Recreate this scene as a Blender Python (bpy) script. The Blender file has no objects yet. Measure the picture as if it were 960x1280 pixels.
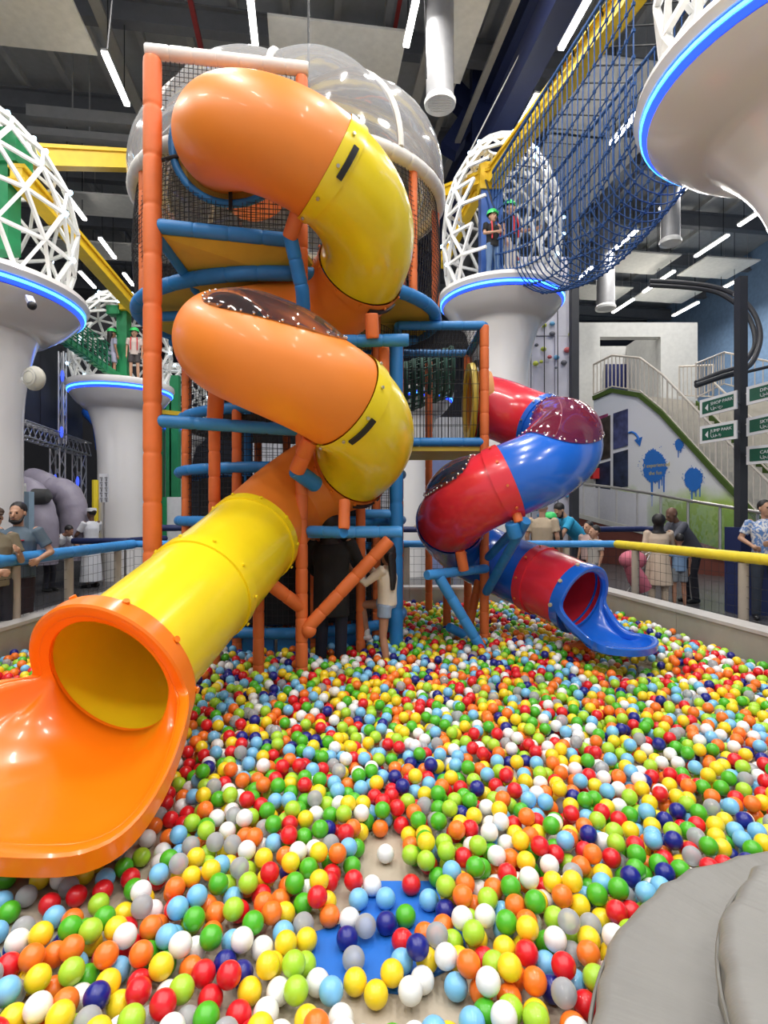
import bpy, bmesh, math, random
import numpy as np
from mathutils import Vector, Matrix

# ------------------------------------------------------------------ camera, world, lights, exposure
R = random.Random(7)
PI = math.pi
F = 700.0            # focal length in pixels of the 960x1280 frame
CAMZ = 1.6
sc = bpy.context.scene
C = sc.collection
cam_d = bpy.data.cameras.new('camera'); cam = bpy.data.objects.new('camera', cam_d); C.objects.link(cam)
cam.location = (0, 0, CAMZ); cam.rotation_euler = (PI/2, 0, 0)
cam_d.sensor_fit = 'HORIZONTAL'; cam_d.sensor_width = 36; cam_d.lens = 36*F/960
cam_d.clip_start = 0.05; cam_d.clip_end = 200
sc.camera = cam
w = bpy.data.worlds.new('world'); sc.world = w; w.use_nodes = True
w.node_tree.nodes['Background'].inputs[0].default_value = (0.86, 0.89, 0.95, 1)
w.node_tree.nodes['Background'].inputs[1].default_value = 0.5
sc.view_settings.view_transform = 'Standard'; sc.view_settings.look = 'None'
sc.view_settings.gamma = 1; sc.view_settings.exposure = 0.42
sc.cycles.max_bounces = 8; sc.cycles.transparent_max_bounces = 24
sc.cycles.caustics_reflective = False; sc.cycles.caustics_refractive = False
DV = Vector((-0.139, 0.99, 0)).normalized()     # direction the hall runs in
EV = Vector((DV.y, -DV.x, 0))
LIGHT_W = 60.0
def pend_lamp(a, b, energy):
    """a real strip lamp between two points, shining down"""
    a = Vector(a); b = Vector(b); m = (a+b)/2; d = (b-a)
    ld = bpy.data.lights.new('strip_lamp', 'AREA'); ld.shape = 'RECTANGLE'
    ld.size = 0.12; ld.size_y = d.length; ld.energy = energy; ld.color = (1, 0.97, 0.93)
    o = bpy.data.objects.new('strip_lamp', ld); C.objects.link(o)
    o.location = m - Vector((0, 0, 0.06)); o.rotation_euler = (0, 0, math.atan2(d.y, d.x)-PI/2)
# lamps of the hall above and behind the viewer (the same strip fittings as those in view)
for gx in (-7.5, -3, 1.5, 6):
    for gy in (-5, -1, 3, 7):
        p = Vector((gx, gy, 10.5))
        pend_lamp(p, p+DV*1.5, LIGHT_W*2.6)

def P(px, py, d):
    return Vector(((px-480)*d/F, d, CAMZ+(640-py)*d/F))
def PZ(px, py, z):
    d = (z-CAMZ)*F/(640-py)
    return Vector(((px-480)*d/F, d, z))

# ------------------------------------------------------------------ materials
MATS = {}
def mat(name, col, rough=0.45, metal=0.0, var=0.06, scale=6.0, bump=0.0, bscale=40.0, emit=None, estr=0, coat=0.0, spec=0.5, sss=0):
    if name in MATS: return MATS[name]
    m = bpy.data.materials.new(name); m.use_nodes = True; MATS[name] = m
    nt = m.node_tree; b = nt.nodes['Principled BSDF']
    b.inputs['Roughness'].default_value = rough; b.inputs['Metallic'].default_value = metal
    b.inputs['Coat Weight'].default_value = coat; b.inputs['Coat Roughness'].default_value = 0.08
    b.inputs['Specular IOR Level'].default_value = spec
    tc = nt.nodes.new('ShaderNodeTexCoord')
    no = nt.nodes.new('ShaderNodeTexNoise'); no.inputs['Scale'].default_value = scale; no.inputs['Detail'].default_value = 3
    nt.links.new(tc.outputs['Object'], no.inputs['Vector'])
    cr = nt.nodes.new('ShaderNodeValToRGB')
    cr.color_ramp.elements[0].position = 0.3; cr.color_ramp.elements[1].position = 0.7
    cr.color_ramp.elements[0].color = tuple(c*(1-var) for c in col)+(1,)
    cr.color_ramp.elements[1].color = tuple(min(1, c*(1+var)) for c in col)+(1,)
    nt.links.new(no.outputs['Fac'], cr.inputs['Fac']); nt.links.new(cr.outputs['Color'], b.inputs['Base Color'])
    if bump:
        n2 = nt.nodes.new('ShaderNodeTexNoise'); n2.inputs['Scale'].default_value = bscale; n2.inputs['Detail'].default_value = 4
        nt.links.new(tc.outputs['Object'], n2.inputs['Vector'])
        bp = nt.nodes.new('ShaderNodeBump'); bp.inputs['Strength'].default_value = bump; bp.inputs['Distance'].default_value = 0.01
        nt.links.new(n2.outputs['Fac'], bp.inputs['Height']); nt.links.new(bp.outputs['Normal'], b.inputs['Normal'])
    if emit:
        b.inputs['Emission Color'].default_value = tuple(emit)+(1,); b.inputs['Emission Strength'].default_value = estr
    return m
def clear_mat(name, tint=(0.9, 0.92, 0.95), gloss=0.06, haze=0.0, hcol=(0.8, 0.82, 0.85)):
    m = bpy.data.materials.new(name); m.use_nodes = True; MATS[name] = m
    nt = m.node_tree; nt.nodes.clear()
    out = nt.nodes.new('ShaderNodeOutputMaterial')
    tr = nt.nodes.new('ShaderNodeBsdfTransparent'); tr.inputs[0].default_value = tuple(tint)+(1,)
    gl = nt.nodes.new('ShaderNodeBsdfGlossy'); gl.inputs['Roughness'].default_value = gloss; gl.inputs[0].default_value = (1, 1, 1, 1)
    fr = nt.nodes.new('ShaderNodeFresnel'); fr.inputs[0].default_value = 1.5
    geo = nt.nodes.new('ShaderNodeTexCoord'); no = nt.nodes.new('ShaderNodeTexNoise'); no.inputs['Scale'].default_value = 2.5
    nt.links.new(geo.outputs['Object'], no.inputs['Vector'])
    bp = nt.nodes.new('ShaderNodeBump'); bp.inputs['Strength'].default_value = 0.25; bp.inputs['Distance'].default_value = 0.05
    nt.links.new(no.outputs['Fac'], bp.inputs['Height']); nt.links.new(bp.outputs['Normal'], gl.inputs['Normal'])
    mx = nt.nodes.new('ShaderNodeMixShader'); nt.links.new(fr.outputs[0], mx.inputs[0]); nt.links.new(tr.outputs[0], mx.inputs[1]); nt.links.new(gl.outputs[0], mx.inputs[2])
    last = mx
    if haze > 0:
        df = nt.nodes.new('ShaderNodeBsdfDiffuse'); df.inputs[0].default_value = tuple(hcol)+(1,)
        m2 = nt.nodes.new('ShaderNodeMixShader'); m2.inputs[0].default_value = haze
        nt.links.new(mx.outputs[0], m2.inputs[1]); nt.links.new(df.outputs[0], m2.inputs[2]); last = m2
    nt.links.new(last.outputs[0], out.inputs[0])
    return m

ORANGE_T = mat('orange_slide_plastic', (0.86, 0.24, 0.025), 0.42, coat=0.07, var=0.05, scale=2)
ORANGE_S = mat('orange_scoop_plastic', (0.93, 0.2, 0.004), 0.28, coat=0.25, var=0.03, scale=2)
YELLOW_T = mat('yellow_slide_plastic', (0.92, 0.71, 0.014), 0.27, coat=0.35, var=0.05, scale=3)
RED_T = mat('red_slide_plastic', (0.75, 0.03, 0.05), 0.25, coat=0.4, var=0.05)
BLUE_T = mat('blue_slide_plastic', (0.012, 0.13, 0.62), 0.22, coat=0.4, var=0.05)
ORANGE_P = mat('orange_foam_padding', (0.72, 0.16, 0.035), 0.55, bump=0.12, bscale=60)
BLUE_P = mat('blue_foam_padding', (0.02, 0.2, 0.52), 0.5, bump=0.12, bscale=60)
LBLUE_P = mat('light_blue_foam_padding', (0.05, 0.3, 0.72), 0.45, bump=0.12, bscale=60)
YELLOW_P = mat('yellow_foam_padding', (0.85, 0.66, 0.03), 0.5, bump=0.12, bscale=60)
NAVY_P = mat('navy_padding', (0.015, 0.025, 0.1), 0.5, bump=0.1)
WHITE_P = mat('white_foam_padding', (0.72, 0.69, 0.64), 0.5, bump=0.12, bscale=50)
OLIVE = mat('yellow_deck_vinyl', (0.55, 0.4, 0.04), 0.6)
BLACK = mat('black_rubber', (0.012, 0.012, 0.014), 0.5)
NET = mat('black_netting', (0.02, 0.02, 0.022), 0.8)
NETBLUE = mat('blue_rope', (0.012, 0.06, 0.2), 0.75)
NETGREEN = mat('green_rope', (0.01, 0.16, 0.08), 0.75)
WHITE = mat('white_gloss_shell', (0.8, 0.78, 0.76), 0.2, coat=0.3, var=0.02, scale=1)
WHITE_M = mat('white_painted_steel', (0.8, 0.8, 0.78), 0.4)
GREY_WALL = mat('grey_vinyl_padding', (0.36, 0.345, 0.31), 0.42, bump=0.15, bscale=8)
GREY_TOP = mat('pale_grey_vinyl_edge', (0.5, 0.48, 0.46), 0.42, bump=0.1, bscale=8)
STEEL = mat('brushed_steel', (0.6, 0.58, 0.55), 0.3, 0.9)
BOLT = mat('bright_bolt_steel', (0.9, 0.9, 0.9), 0.12, 1.0)
WOODP = mat('beige_padded_post', (0.42, 0.36, 0.29), 0.7, bump=0.2, bscale=20)
YBEAM = mat('yellow_painted_steel', (0.8, 0.52, 0.02), 0.45)
GBEAM = mat('green_painted_steel', (0.02, 0.27, 0.1), 0.4)
BBEAM = mat('blue_painted_steel', (0.02, 0.09, 0.36), 0.4)
NAVYB = mat('navy_painted_steel', (0.012, 0.022, 0.09), 0.5)
DARK = mat('dark_charcoal_steel', (0.03, 0.032, 0.038), 0.5)
LEDB = mat('blue_led_strip', (0.02, 0.1, 0.9), 0.4, emit=(0.015, 0.05, 1.0), estr=2.2)
LEDC = mat('cyan_led_core', (0.1, 0.5, 1), 0.4, emit=(0.06, 0.42, 1.0), estr=3.2)
LEDW = mat('white_led_tube', (1, 1, 1), 0.4, emit=(1, 0.97, 0.93), estr=9)
PANEL_W = mat('white_acoustic_board', (0.8, 0.78, 0.72), 0.9)
CLEAR = clear_mat('clear_dome_plastic', (0.88, 0.89, 0.92), 0.08, 0.25)
CLEARW = clear_mat('clear_window_plastic', (0.82, 0.78, 0.78), 0.06, 0.03)
CLEARR = clear_mat('maroon_reflection_window_plastic', (0.85, 0.5, 0.56), 0.07, 0.3, (0.4, 0.05, 0.11))  # clear pane; the red reflected inside is put into its tint and haze
CLEARB = clear_mat('clear_ball_plastic', (0.75, 0.78, 0.8), 0.1, 0.35)
GLASS = clear_mat('railing_glass', (0.93, 0.96, 0.95), 0.03, 0.04)

# ------------------------------------------------------------------ mesh helpers
class MB:
    def __init__(s): s.v = []; s.f = []; s.m = []; s.cur = 0
    def add(s, vs, fs):
        o = len(s.v); s.v.extend([tuple(v) for v in vs])
        s.f.extend([tuple(i+o for i in f) for f in fs]); s.m.extend([s.cur]*len(fs)); return s
    def box(s, c, size, rz=0, M=None):
        hx, hy, hz = size[0]/2, size[1]/2, size[2]/2
        Mx = M if M is not None else Matrix.Rotation(rz, 3, 'Z')
        vs = [Vector(c)+Mx @ Vector((x*hx, y*hy, z*hz)) for x in (-1, 1) for y in (-1, 1) for z in (-1, 1)]
        return s.add(vs, [(0, 1, 3, 2), (4, 6, 7, 5), (0, 4, 5, 1), (2, 3, 7, 6), (0, 2, 6, 4), (1, 5, 7, 3)])
    def bar(s, a, b, wd, ht):
        """box beam from a to b"""
        a = Vector(a); b = Vector(b); t = (b-a).normalized()
        up = Vector((0, 0, 1)) if abs(t.z) < 0.95 else Vector((0, 1, 0))
        sd = t.cross(up).normalized(); up = sd.cross(t)
        vs = []
        for p in (a, b):
            for i, j in ((-1, -1), (1, -1), (1, 1), (-1, 1)): vs.append(p+sd*wd/2*i+up*ht/2*j)
        return s.add(vs, [(0, 3, 2, 1), (4, 5, 6, 7), (0, 1, 5, 4), (1, 2, 6, 5), (2, 3, 7, 6), (3, 0, 4, 7)])
    def tube(s, pts, r, n=12, closed=False, caps=True):
        pts = [Vector(p) for p in pts]; k = len(pts)
        rs = r if isinstance(r, (list, tuple)) else [r]*k
        fr = []
        prev = None
        for i in range(k):
            if closed: t = (pts[(i+1) % k]-pts[i-1])
            else: t = pts[min(i+1, k-1)]-pts[max(i-1, 0)]
            if t.length < 1e-9: t = Vector((0, 0, 1))
            t.normalize()
            if prev is None:
                up = Vector((0, 0, 1)) if abs(t.z) < 0.9 else Vector((1, 0, 0))
                a = t.cross(up).normalized()
            else:
                a = (prev - t*prev.dot(t)); a.normalize()
            prev = a; fr.append((a, t.cross(a)))
        vs = []
        for p, (a, b), rr in zip(pts, fr, rs):
            for j in range(n):
                th = 2*PI*j/n; vs.append(p+(a*math.cos(th)+b*math.sin(th))*rr)
        fs = []
        for i in range(k if closed else k-1):
            i2 = (i+1) % k
            for j in range(n):
                j2 = (j+1) % n
                fs.append((i*n+j, i*n+j2, i2*n+j2, i2*n+j))
        if caps and not closed:
            fs.append(tuple(range(n-1, -1, -1))); fs.append(tuple((k-1)*n+j for j in range(n)))
        return s.add(vs, fs)
    def sphere(s, c, r, seg=12, rings=8, sc_=(1, 1, 1), M=None):
        vs = []; c = Vector(c)
        for i in range(rings+1):
            th = PI*i/rings
            for j in range(seg):
                ph = 2*PI*j/seg
                q = Vector((math.sin(th)*math.cos(ph)*sc_[0], math.sin(th)*math.sin(ph)*sc_[1], math.cos(th)*sc_[2]))*r
                if M is not None: q = M @ q
                vs.append(c+q)
        fs = []
        for i in range(rings):
            for j in range(seg):
                j2 = (j+1) % seg
                if i == 0: fs.append((j, seg+j, seg+j2))
                elif i == rings-1: fs.append((i*seg+j, (i+1)*seg+j, i*seg+j2))
                else: fs.append((i*seg+j, (i+1)*seg+j, (i+1)*seg+j2, i*seg+j2))
        return s.add(vs, fs)
    def lathe(s, prof, c=(0, 0, 0), n=32, axis=None, sx=1, sy=1, closed=False):
        """prof: list of (r, z). axis: optional Matrix 3x3"""
        vs = []; c = Vector(c); k = len(prof)
        for r, z in prof:
            for j in range(n):
                th = 2*PI*j/n
                q = Vector((r*math.cos(th)*sx, r*math.sin(th)*sy, z))
                if axis is not None: q = axis @ q
                vs.append(c+q)
        fs = []
        for i in range(k if closed else k-1):
            i2 = (i+1) % k
            for j in range(n):
                j2 = (j+1) % n
                fs.append((i*n+j, i*n+j2, i2*n+j2, i2*n+j))
        return s.add(vs, fs)
    def prism(s, poly, z0, z1):
        n = len(poly)
        vs = [(x, y, z0) for x, y in poly]+[(x, y, z1) for x, y in poly]
        fs = [tuple(range(n-1, -1, -1)), tuple(range(n, 2*n))]+[(i, (i+1) % n, n+(i+1) % n, n+i) for i in range(n)]
        return s.add(vs, fs)
    def slab(s, poly, nrm, th):
        """closed polygon of 3-D points extruded along nrm by th"""
        n = len(poly); nv = Vector(nrm).normalized()*th
        vs = [Vector(p) for p in poly]+[Vector(p)+nv for p in poly]
        fs = [tuple(range(n-1, -1, -1)), tuple(range(n, 2*n))]+[(i, (i+1) % n, n+(i+1) % n, n+i) for i in range(n)]
        return s.add(vs, fs)

ROOT = {}
def mesh_from(mb, mats, smooth=True, off=(0, 0, 0), name='mesh'):
    me = bpy.data.meshes.new(name)
    o = Vector(off)
    me.from_pydata([(v[0]-o.x, v[1]-o.y, v[2]-o.z) for v in mb.v], [], mb.f)
    if not isinstance(mats, (list, tuple)): mats = [mats]
    for m in mats: me.materials.append(m)
    if len(mats) > 1: me.polygons.foreach_set('material_index', mb.m)
    if smooth:
        me.polygons.foreach_set('use_smooth', [True]*len(me.polygons))
        try: me.set_sharp_from_angle(angle=math.radians(38))
        except Exception: pass
    me.update()
    return me
def base_of(mb):
    a = np.array(mb.v); lo = a.min(0); hi = a.max(0)
    return Vector(((lo[0]+hi[0])/2, (lo[1]+hi[1])/2, lo[2]))
def tag(o, label=None, cat=None, group=None, kind=None):
    if label: o['label'] = label
    if cat: o['category'] = cat
    if group: o['group'] = group
    if kind: o['kind'] = kind
    return o
def thing(name, label, cat, loc=(0, 0, 0), rz=0, group=None):
    o = bpy.data.objects.new(name, None); C.objects.link(o); o.empty_display_size = 0.1
    o.location = loc; o.rotation_euler = (0, 0, rz); ROOT[o.name] = Vector(loc)
    return tag(o, label, cat, group)
def part(name, mb, m, parent, kind=None, label=None, smooth=True, local=False):
    """part with world-coordinate vertices (parent unrotated) or local ones"""
    off = (0, 0, 0) if local else ROOT[parent.name]
    o = bpy.data.objects.new(name, mesh_from(mb, m, smooth, off, name)); C.objects.link(o); o.parent = parent
    ROOT[o.name] = Vector(off)
    if kind: o['kind'] = kind
    if label: o['label'] = label
    return o
def single(name, mb, m, label=None, cat=None, group=None, kind=None, smooth=True):
    b = base_of(mb)
    o = bpy.data.objects.new(name, mesh_from(mb, m, smooth, b, name)); C.objects.link(o); o.location = b
    ROOT[o.name] = b
    return tag(o, label, cat, group, kind)
def struct(name, mb, m, smooth=False, parent=None):
    if parent: return part(name, mb, m, parent, smooth=smooth)
    return single(name, mb, m, kind='structure', smooth=smooth)
def copy_tree(o, parent=None):
    c = o.copy(); C.objects.link(c)
    if parent: c.parent = parent
    for ch in list(o.children): copy_tree(ch, c)
    return c

def lerp_path(pts, step):
    """resample polyline"""
    pts = [Vector(p) for p in pts]; out = [pts[0]]
    for a, b in zip(pts[:-1], pts[1:]):
        n = max(1, int(math.ceil((b-a).length/step)))
        for i in range(1, n+1): out.append(a.lerp(b, i/n))
    return out
def padded(mb, pts, r, seg=0.28, n=14, closed=False):
    """foam sleeve tube with pinched joints every seg metres"""
    pts = [Vector(p) for p in pts]
    if closed: pts = pts+[pts[0]]
    L = [0]
    for a, b in zip(pts[:-1], pts[1:]): L.append(L[-1]+(b-a).length)
    tot = L[-1]; k = max(1, round(tot/seg)); sg = tot/k
    ss = []
    for i in range(k):
        a = i*sg
        fr = [0.0, 0.035, 0.10] + ([0.5] if len(pts) == 2 else [0.25, 0.4, 0.55, 0.7, 0.82]) + [0.9, 0.965]
        rr = [0.90, 0.965, 1.0] + ([1.0] if len(pts) == 2 else [1]*5) + [1.0, 0.965]
        for f_, r_ in zip(fr, rr): ss.append((a+f_*sg, r_))
    ss.append((tot, 0.9))
    def at(s):
        for i in range(len(L)-1):
            if s <= L[i+1]+1e-9:
                t = (s-L[i])/max(1e-9, L[i+1]-L[i]); return pts[i].lerp(pts[i+1], min(1, max(0, t)))
        return pts[-1]
    if closed: ss = ss[:-1]
    mb.tube([at(s) for s, _ in ss], [r*q for _, q in ss], n, closed=closed)
    return mb
def arc(cx, cy, rx, ry, a0, a1, z, n=40):
    return [Vector((cx+rx*math.cos(math.radians(a0+(a1-a0)*i/n)), cy+ry*math.sin(math.radians(a0+(a1-a0)*i/n)), z)) for i in range(n+1)]
def strand(mb, pts, r): mb.tube(pts, r, 4, caps=False)
def netgrid(mb, f, nu, nv, r, su=1, sv=1):
    """f(u,v)->Vector ; nu strands at constant u, nv strands at constant v"""
    for i in range(nu+1): strand(mb, [f(i/nu, j/sv) for j in range(sv+1)], r)
    for j in range(nv+1): strand(mb, [f(i/su, j/nv) for i in range(su+1)], r)

# ------------------------------------------------------------------ SETTING: floors, walls, roof
FLOOR_OUT = mat('dark_hall_floor', (0.085, 0.083, 0.085), 0.25, bump=0.05)
mb = MB(); mb.prism([(-26, 8.9), (26, 8.9), (26, 34), (-26, 34)], -0.2, 0.0); mb.prism([(-26, -8), (-3.75, -8), (-3.95, 8.9), (-26, 8.9)], -0.2, 0.0)
mb.prism([(4.85, -8), (26, -8), (26, 8.9), (3.25, 8.9), (3.25, 8.6)], -0.2, 0.0)
struct('floor', mb, FLOOR_OUT)
PITF = mat('beige_pit_floor', (0.42, 0.36, 0.28), 0.7, bump=0.2)
mb = MB(); mb.prism([(-3.95, -8), (5.2, -8), (4.85, -3), (3.25, 8.9), (-3.95, 8.9)], -0.25, -0.004)
struct('floor_pit', mb, PITF)
# blue floor mat lying in the pit
mb = MB(); mb.prism([(-0.28, 1.9), (0.05, 1.86), (0.3, 2.0), (0.3, 2.42), (-0.05, 2.42), (-0.1, 2.2), (-0.28, 2.12)], -0.003, 0.006)
single('floor_mat', mb, mat('blue_mat', (0.01, 0.14, 0.55), 0.6, bump=0.1), 'flat blue floor mat showing between the balls at the front of the pit', 'mat', smooth=False)
mb = MB(); mb.prism([(0.0, 3.25), (0.45, 3.3), (0.5, 3.75), (0.05, 3.7)], -0.003, 0.006)
single('floor_mat', mb, MATS['blue_mat'], 'smaller blue floor mat mostly buried under balls in the middle of the pit', 'mat', smooth=False)

BACKW = mat('dark_back_wall', (0.05, 0.055, 0.08), 0.8)
mb = MB(); mb.prism([(-26, 33), (26, 33), (26, 33.3), (-26, 33.3)], 0, 13); struct('wall_back', mb, BACKW)
mb = MB(); mb.prism([(-26.3, -8), (-26, -8), (-26, 33), (-26.3, 33)], 0, 13); struct('wall_left', mb, mat('left_wall', (0.12, 0.12, 0.13), 0.8))
WB = mat('pale_blue_wall', (0.2, 0.32, 0.5), 0.7, var=0.1)
mb = MB(); mb.prism([(17.5, -8), (17.8, -8), (15.8, 33), (15.5, 33)], 0, 13); struct('wall_right', mb, WB)
# roof: deck + purlins + cross beams
CEIL = mat('grey_roof_deck', (0.42, 0.43, 0.44), 0.7)
mb = MB(); mb.prism([(-26, -8), (26, -8), (26, 34), (-26, 34)], 12.9, 13.1)
ceil = struct('ceiling', mb, CEIL)
RIB = mat('galvanised_purlin', (0.5, 0.5, 0.49), 0.5, 0.1)
CROSS = mat('dark_roof_beam', (0.17, 0.175, 0.19), 0.6)
def onroof(p): return Vector(p)
proto = None
for i in range(34):                                  # corrugation ribs of the roof deck, along the hall
    o0 = Vector((-22+i*1.15, -2, 12.82)); L = 36
    if proto is None:
        m_ = MB(); m_.bar((0, 0, 0), DV*L, 0.16, 0.16)
        proto = bpy.data.objects.new('purlin', mesh_from(m_, RIB, False)); C.objects.link(proto); o = proto
    else:
        o = proto.copy(); C.objects.link(o)
    o.parent = ceil; o.location = o0-ROOT[ceil.name]
proto = None
for i in range(10):                                  # cross beams
    o0 = Vector((-24, 3.5+i*3.1-24*0.139, 12.35))
    if proto is None:
        m_ = MB(); E_ = EV*50
        m_.bar((0, 0, -0.25), E_+Vector((0, 0, -0.25)), 0.26, 0.04); m_.bar((0, 0, 0.25), E_+Vector((0, 0, 0.25)), 0.26, 0.04); m_.bar((0, 0, 0), E_, 0.05, 0.5)
        proto = bpy.data.objects.new('cross_beam', mesh_from(m_, CROSS, False)); C.objects.link(proto); o = proto
    else:
        o = proto.copy(); C.objects.link(o)
    o.parent = ceil; o.location = o0-ROOT[ceil.name]
# long pipes / cable trays under the roof
def roof_run(name, px, py, z, L, wd, ht, m, label, cat, back=0.0):
    a = PZ(px, py, z)-DV*back; mb = MB(); mb.bar(a, a+DV*(L+back), wd, ht)
    return single(name, mb, m, label, cat, smooth=False)
TRAY = mat('galvanised_tray', (0.42, 0.4, 0.36), 0.45, 0.4)
roof_run('cable_tray', 118, 0, 11.4, 12, 0.22, 0.08, TRAY, 'galvanised cable tray running along the roof left of the clear dome', 'cable tray', 3)
roof_run('cable_tray', 645, 0, 10.9, 16, 0.14, 0.07, TRAY, 'thin galvanised tray left of the navy girder', 'cable tray', 3)
roof_run('cable_tray', 553, 0, 11.2, 12, 0.22, 0.1, TRAY, 'galvanised cable tray behind the round duct', 'cable tray', 3)
roof_run('cable_tray', 590, 35, 11.6, 12, 0.12, 0.1, TRAY, 'narrow cable tray right of the hanging duct', 'cable tray', 3)
roof_run('roof_pipe', 238, 0, 11.6, 12, 0.1, 0.1, mat('red_pipe', (0.25, 0.02, 0.02), 0.4), 'dark red sprinkler pipe running under the roof above the tower', 'pipe', 3)
roof_run('roof_pipe', 500, 0, 11.8, 12, 0.08, 0.08, MATS['red_pipe'], 'dark red sprinkler pipe right of the clear dome', 'pipe', 3)
roof_run('roof_girder', 700, 0, 10.2, 13, 0.42, 0.6, NAVYB, 'long navy steel girder descending towards the blue post', 'girder', 3)
roof_run('roof_girder', 668, 0, 12.0, 14, 0.5, 0.7, NAVYB, 'upper navy steel girder under the roof', 'girder', 3)
# navy frames between the girders
fr = thing('roof_truss', 'navy steel truss frame hanging under the roof behind the duct', 'truss', P(600, 130, 14))
for i, (a, b) in enumerate((((600, 20), (600, 190)), ((640, 30), (640, 190)), ((590, 60), (660, 190)), ((660, 40), (560, 190)), ((560, 110), (625, 175)), ((570, 172), (670, 182)))):
    mb = MB(); mb.bar(P(a[0], a[1], 14+0.1*i), P(b[0], b[1], 14+0.1*i), 0.45, 0.45); part('truss_member', mb, NAVYB, fr, smooth=False)
mb = MB(); mb.bar(PZ(36, 142, 11.3), PZ(36, 142, 11.3)+EV*7.5, 0.3, 0.28)
for k in range(3):
    q = PZ(36, 142, 11.3)+EV*(1+2.7*k); mb.tube([q, Vector((q.x, q.y, 12.88))], 0.02, 5)
single('duct_run', mb, mat('pale_duct', (0.4, 0.4, 0.4), 0.5, 0.3), 'pale rectangular duct crossing the roof at upper left', 'duct', smooth=False)
mb = MB(); mb.bar(PZ(36, 165, 10.9), PZ(36, 165, 10.9)+EV*8, 0.2, 0.18)
for k in range(3):
    q = PZ(36, 165, 10.9)+EV*(1.4+2.7*k); mb.tube([q, Vector((q.x, q.y, 12.88))], 0.02, 5)
single('duct_run', mb, MATS['pale_duct'], 'thinner pale duct below the rectangular one at upper left', 'duct', smooth=False)

def round_duct(px, py, z, r, h, label):
    c = PZ(px, py, z); t = thing('hanging_duct', label, 'duct', c)
    mb = MB(); mb.lathe([(r, 0.05), (r, h)], c, 28); part('duct_pipe', mb, mat('duct_steel', (0.38, 0.38, 0.39), 0.55, 0.4), t)
    mb = MB(); mb.lathe([(r*0.86, 0.02), (r*1.12, -0.02), (r*1.16, 0.05), (r*1.0, 0.12)], c, 28); part('diffuser_rim', mb, WHITE_M, t)
    mb = MB()
    for k in range(-5, 6):
        y = k*r*0.16; hw = math.sqrt(max(0, (r*0.9)**2-y*y)); mb.bar(c+Vector((-hw, y, 0.02)), c+Vector((hw, y, 0.02)), 0.02, 0.03)
    part('grille', mb, WHITE_M, t, kind='stuff', smooth=False)
    mb = MB(); mb.lathe([(0.001, 0.06), (r*0.98, 0.06)], c, 28); part('duct_throat', mb, DARK, t)
round_duct(550, 131, 9.0, 0.25, 3.88, 'round steel duct with white grille hanging right of the clear dome')
round_duct(838, 304, 9.0, 0.25, 3.88, 'round steel duct hanging beyond the blue rope net')
round_duct(757, 386, 8.6, 0.3, 4.28, 'round steel duct hanging above the white block wall')

def board(px, py, w_, l_, label, z=11.0, from_right=False):
    a = PZ(px, py, z)
    if from_right: a = a-EV*w_
    t = thing('acoustic_panel', label, 'ceiling panel', a+EV*w_/2+DV*l_/2)
    mb = MB(); mb.slab([a, a+EV*w_, a+EV*w_+DV*l_, a+DV*l_], (0, 0, 1), 0.05); part('board', mb, PANEL_W, t, smooth=False)
    mb = MB()
    for u, v in ((0.15, 0.15), (0.85, 0.15), (0.85, 0.85), (0.15, 0.85)):
        q = a+EV*w_*u+DV*l_*v; mb.tube([q+Vector((0, 0, 0.05)), Vector((q.x, q.y, 12.8))], 0.008, 4)
    part('hanger_wire', mb, STEEL, t, kind='stuff')
board(88, -5, 3.2, 1.35, 'white acoustic board in the upper left corner', from_right=True)
board(334, 19, 2.7, 1.9, 'white acoustic board above the clear dome')
board(570, -30, 0.75, 2.4, 'white acoustic board just left of the navy girder')
board(85, 240, 2.4, 1.3, 'white acoustic board behind the left lattice dome')
board(60, 299, 4.2, 1.4, 'second white acoustic board low behind the left lattice dome')
board(779, 314, 2.3, 1.7, 'white acoustic board, left one of the nearer right pair')
board(884, 321, 2.2, 1.7, 'white acoustic board, right one of the nearer right pair')
board(722, 356, 2.5, 1.5, 'white acoustic board, left one of the farther right pair')
board(813, 359, 2.5, 1.5, 'white acoustic board, right one of the farther right pair')
board(745, 70, 1.6, 2.4, 'white acoustic board seen through the top of the blue net')
board(690, 165, 2.6, 3.4, 'large white acoustic board behind the blue net')

LIGHTS = [(130, 65, 158, 132, 'on the upper left above the orange corner post'), (80, 240, 108, 275, 'behind the left lattice dome'),
          (125, 298, 143, 323, 'small and low left of the orange corner post'), (100, 340, 118, 360, 'beside the left column disc'),
          (155, 342, 163, 354, 'close behind the orange corner post'), (312, -8, 317, 20, 'above the clear dome'),
          (522, -8, 511, 43, 'right of the clear dome'), (738, -6, 700, 62, 'beside the yellow beam at the top'),
          (672, 118, 645, 166, 'above the lower end of the yellow beam'), (797, 140, 765, 180, 'behind the right part of the blue net'),
          (865, 228, 828, 262, 'just under the big white disc'), (960, 258, 945, 271, 'at the right frame edge under the disc'),
          (796, 288, 763, 315, 'below the blue net'), (910, 294, 871, 321, 'above the nearer right board'),
          (741, 333, 720, 352, 'beside the dark column'), (843, 339, 830, 350, 'between the two nearer boards'),
          (826, 351, 814, 361, 'between the two farther boards'), (792, 374, 768, 391, 'under the left farther board'),
          (873, 378, 842, 395, 'under the right farther board'), (923, 350, 904, 361, 'left of the sign pole top'),
          (897, 408, 872, 421, 'at the top right corner of the white block'), (953, 383, 926, 396, 'right of the sign pole'),
          (75, 198, 60, 178, 'inside view of the left lattice dome')][:22]
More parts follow.
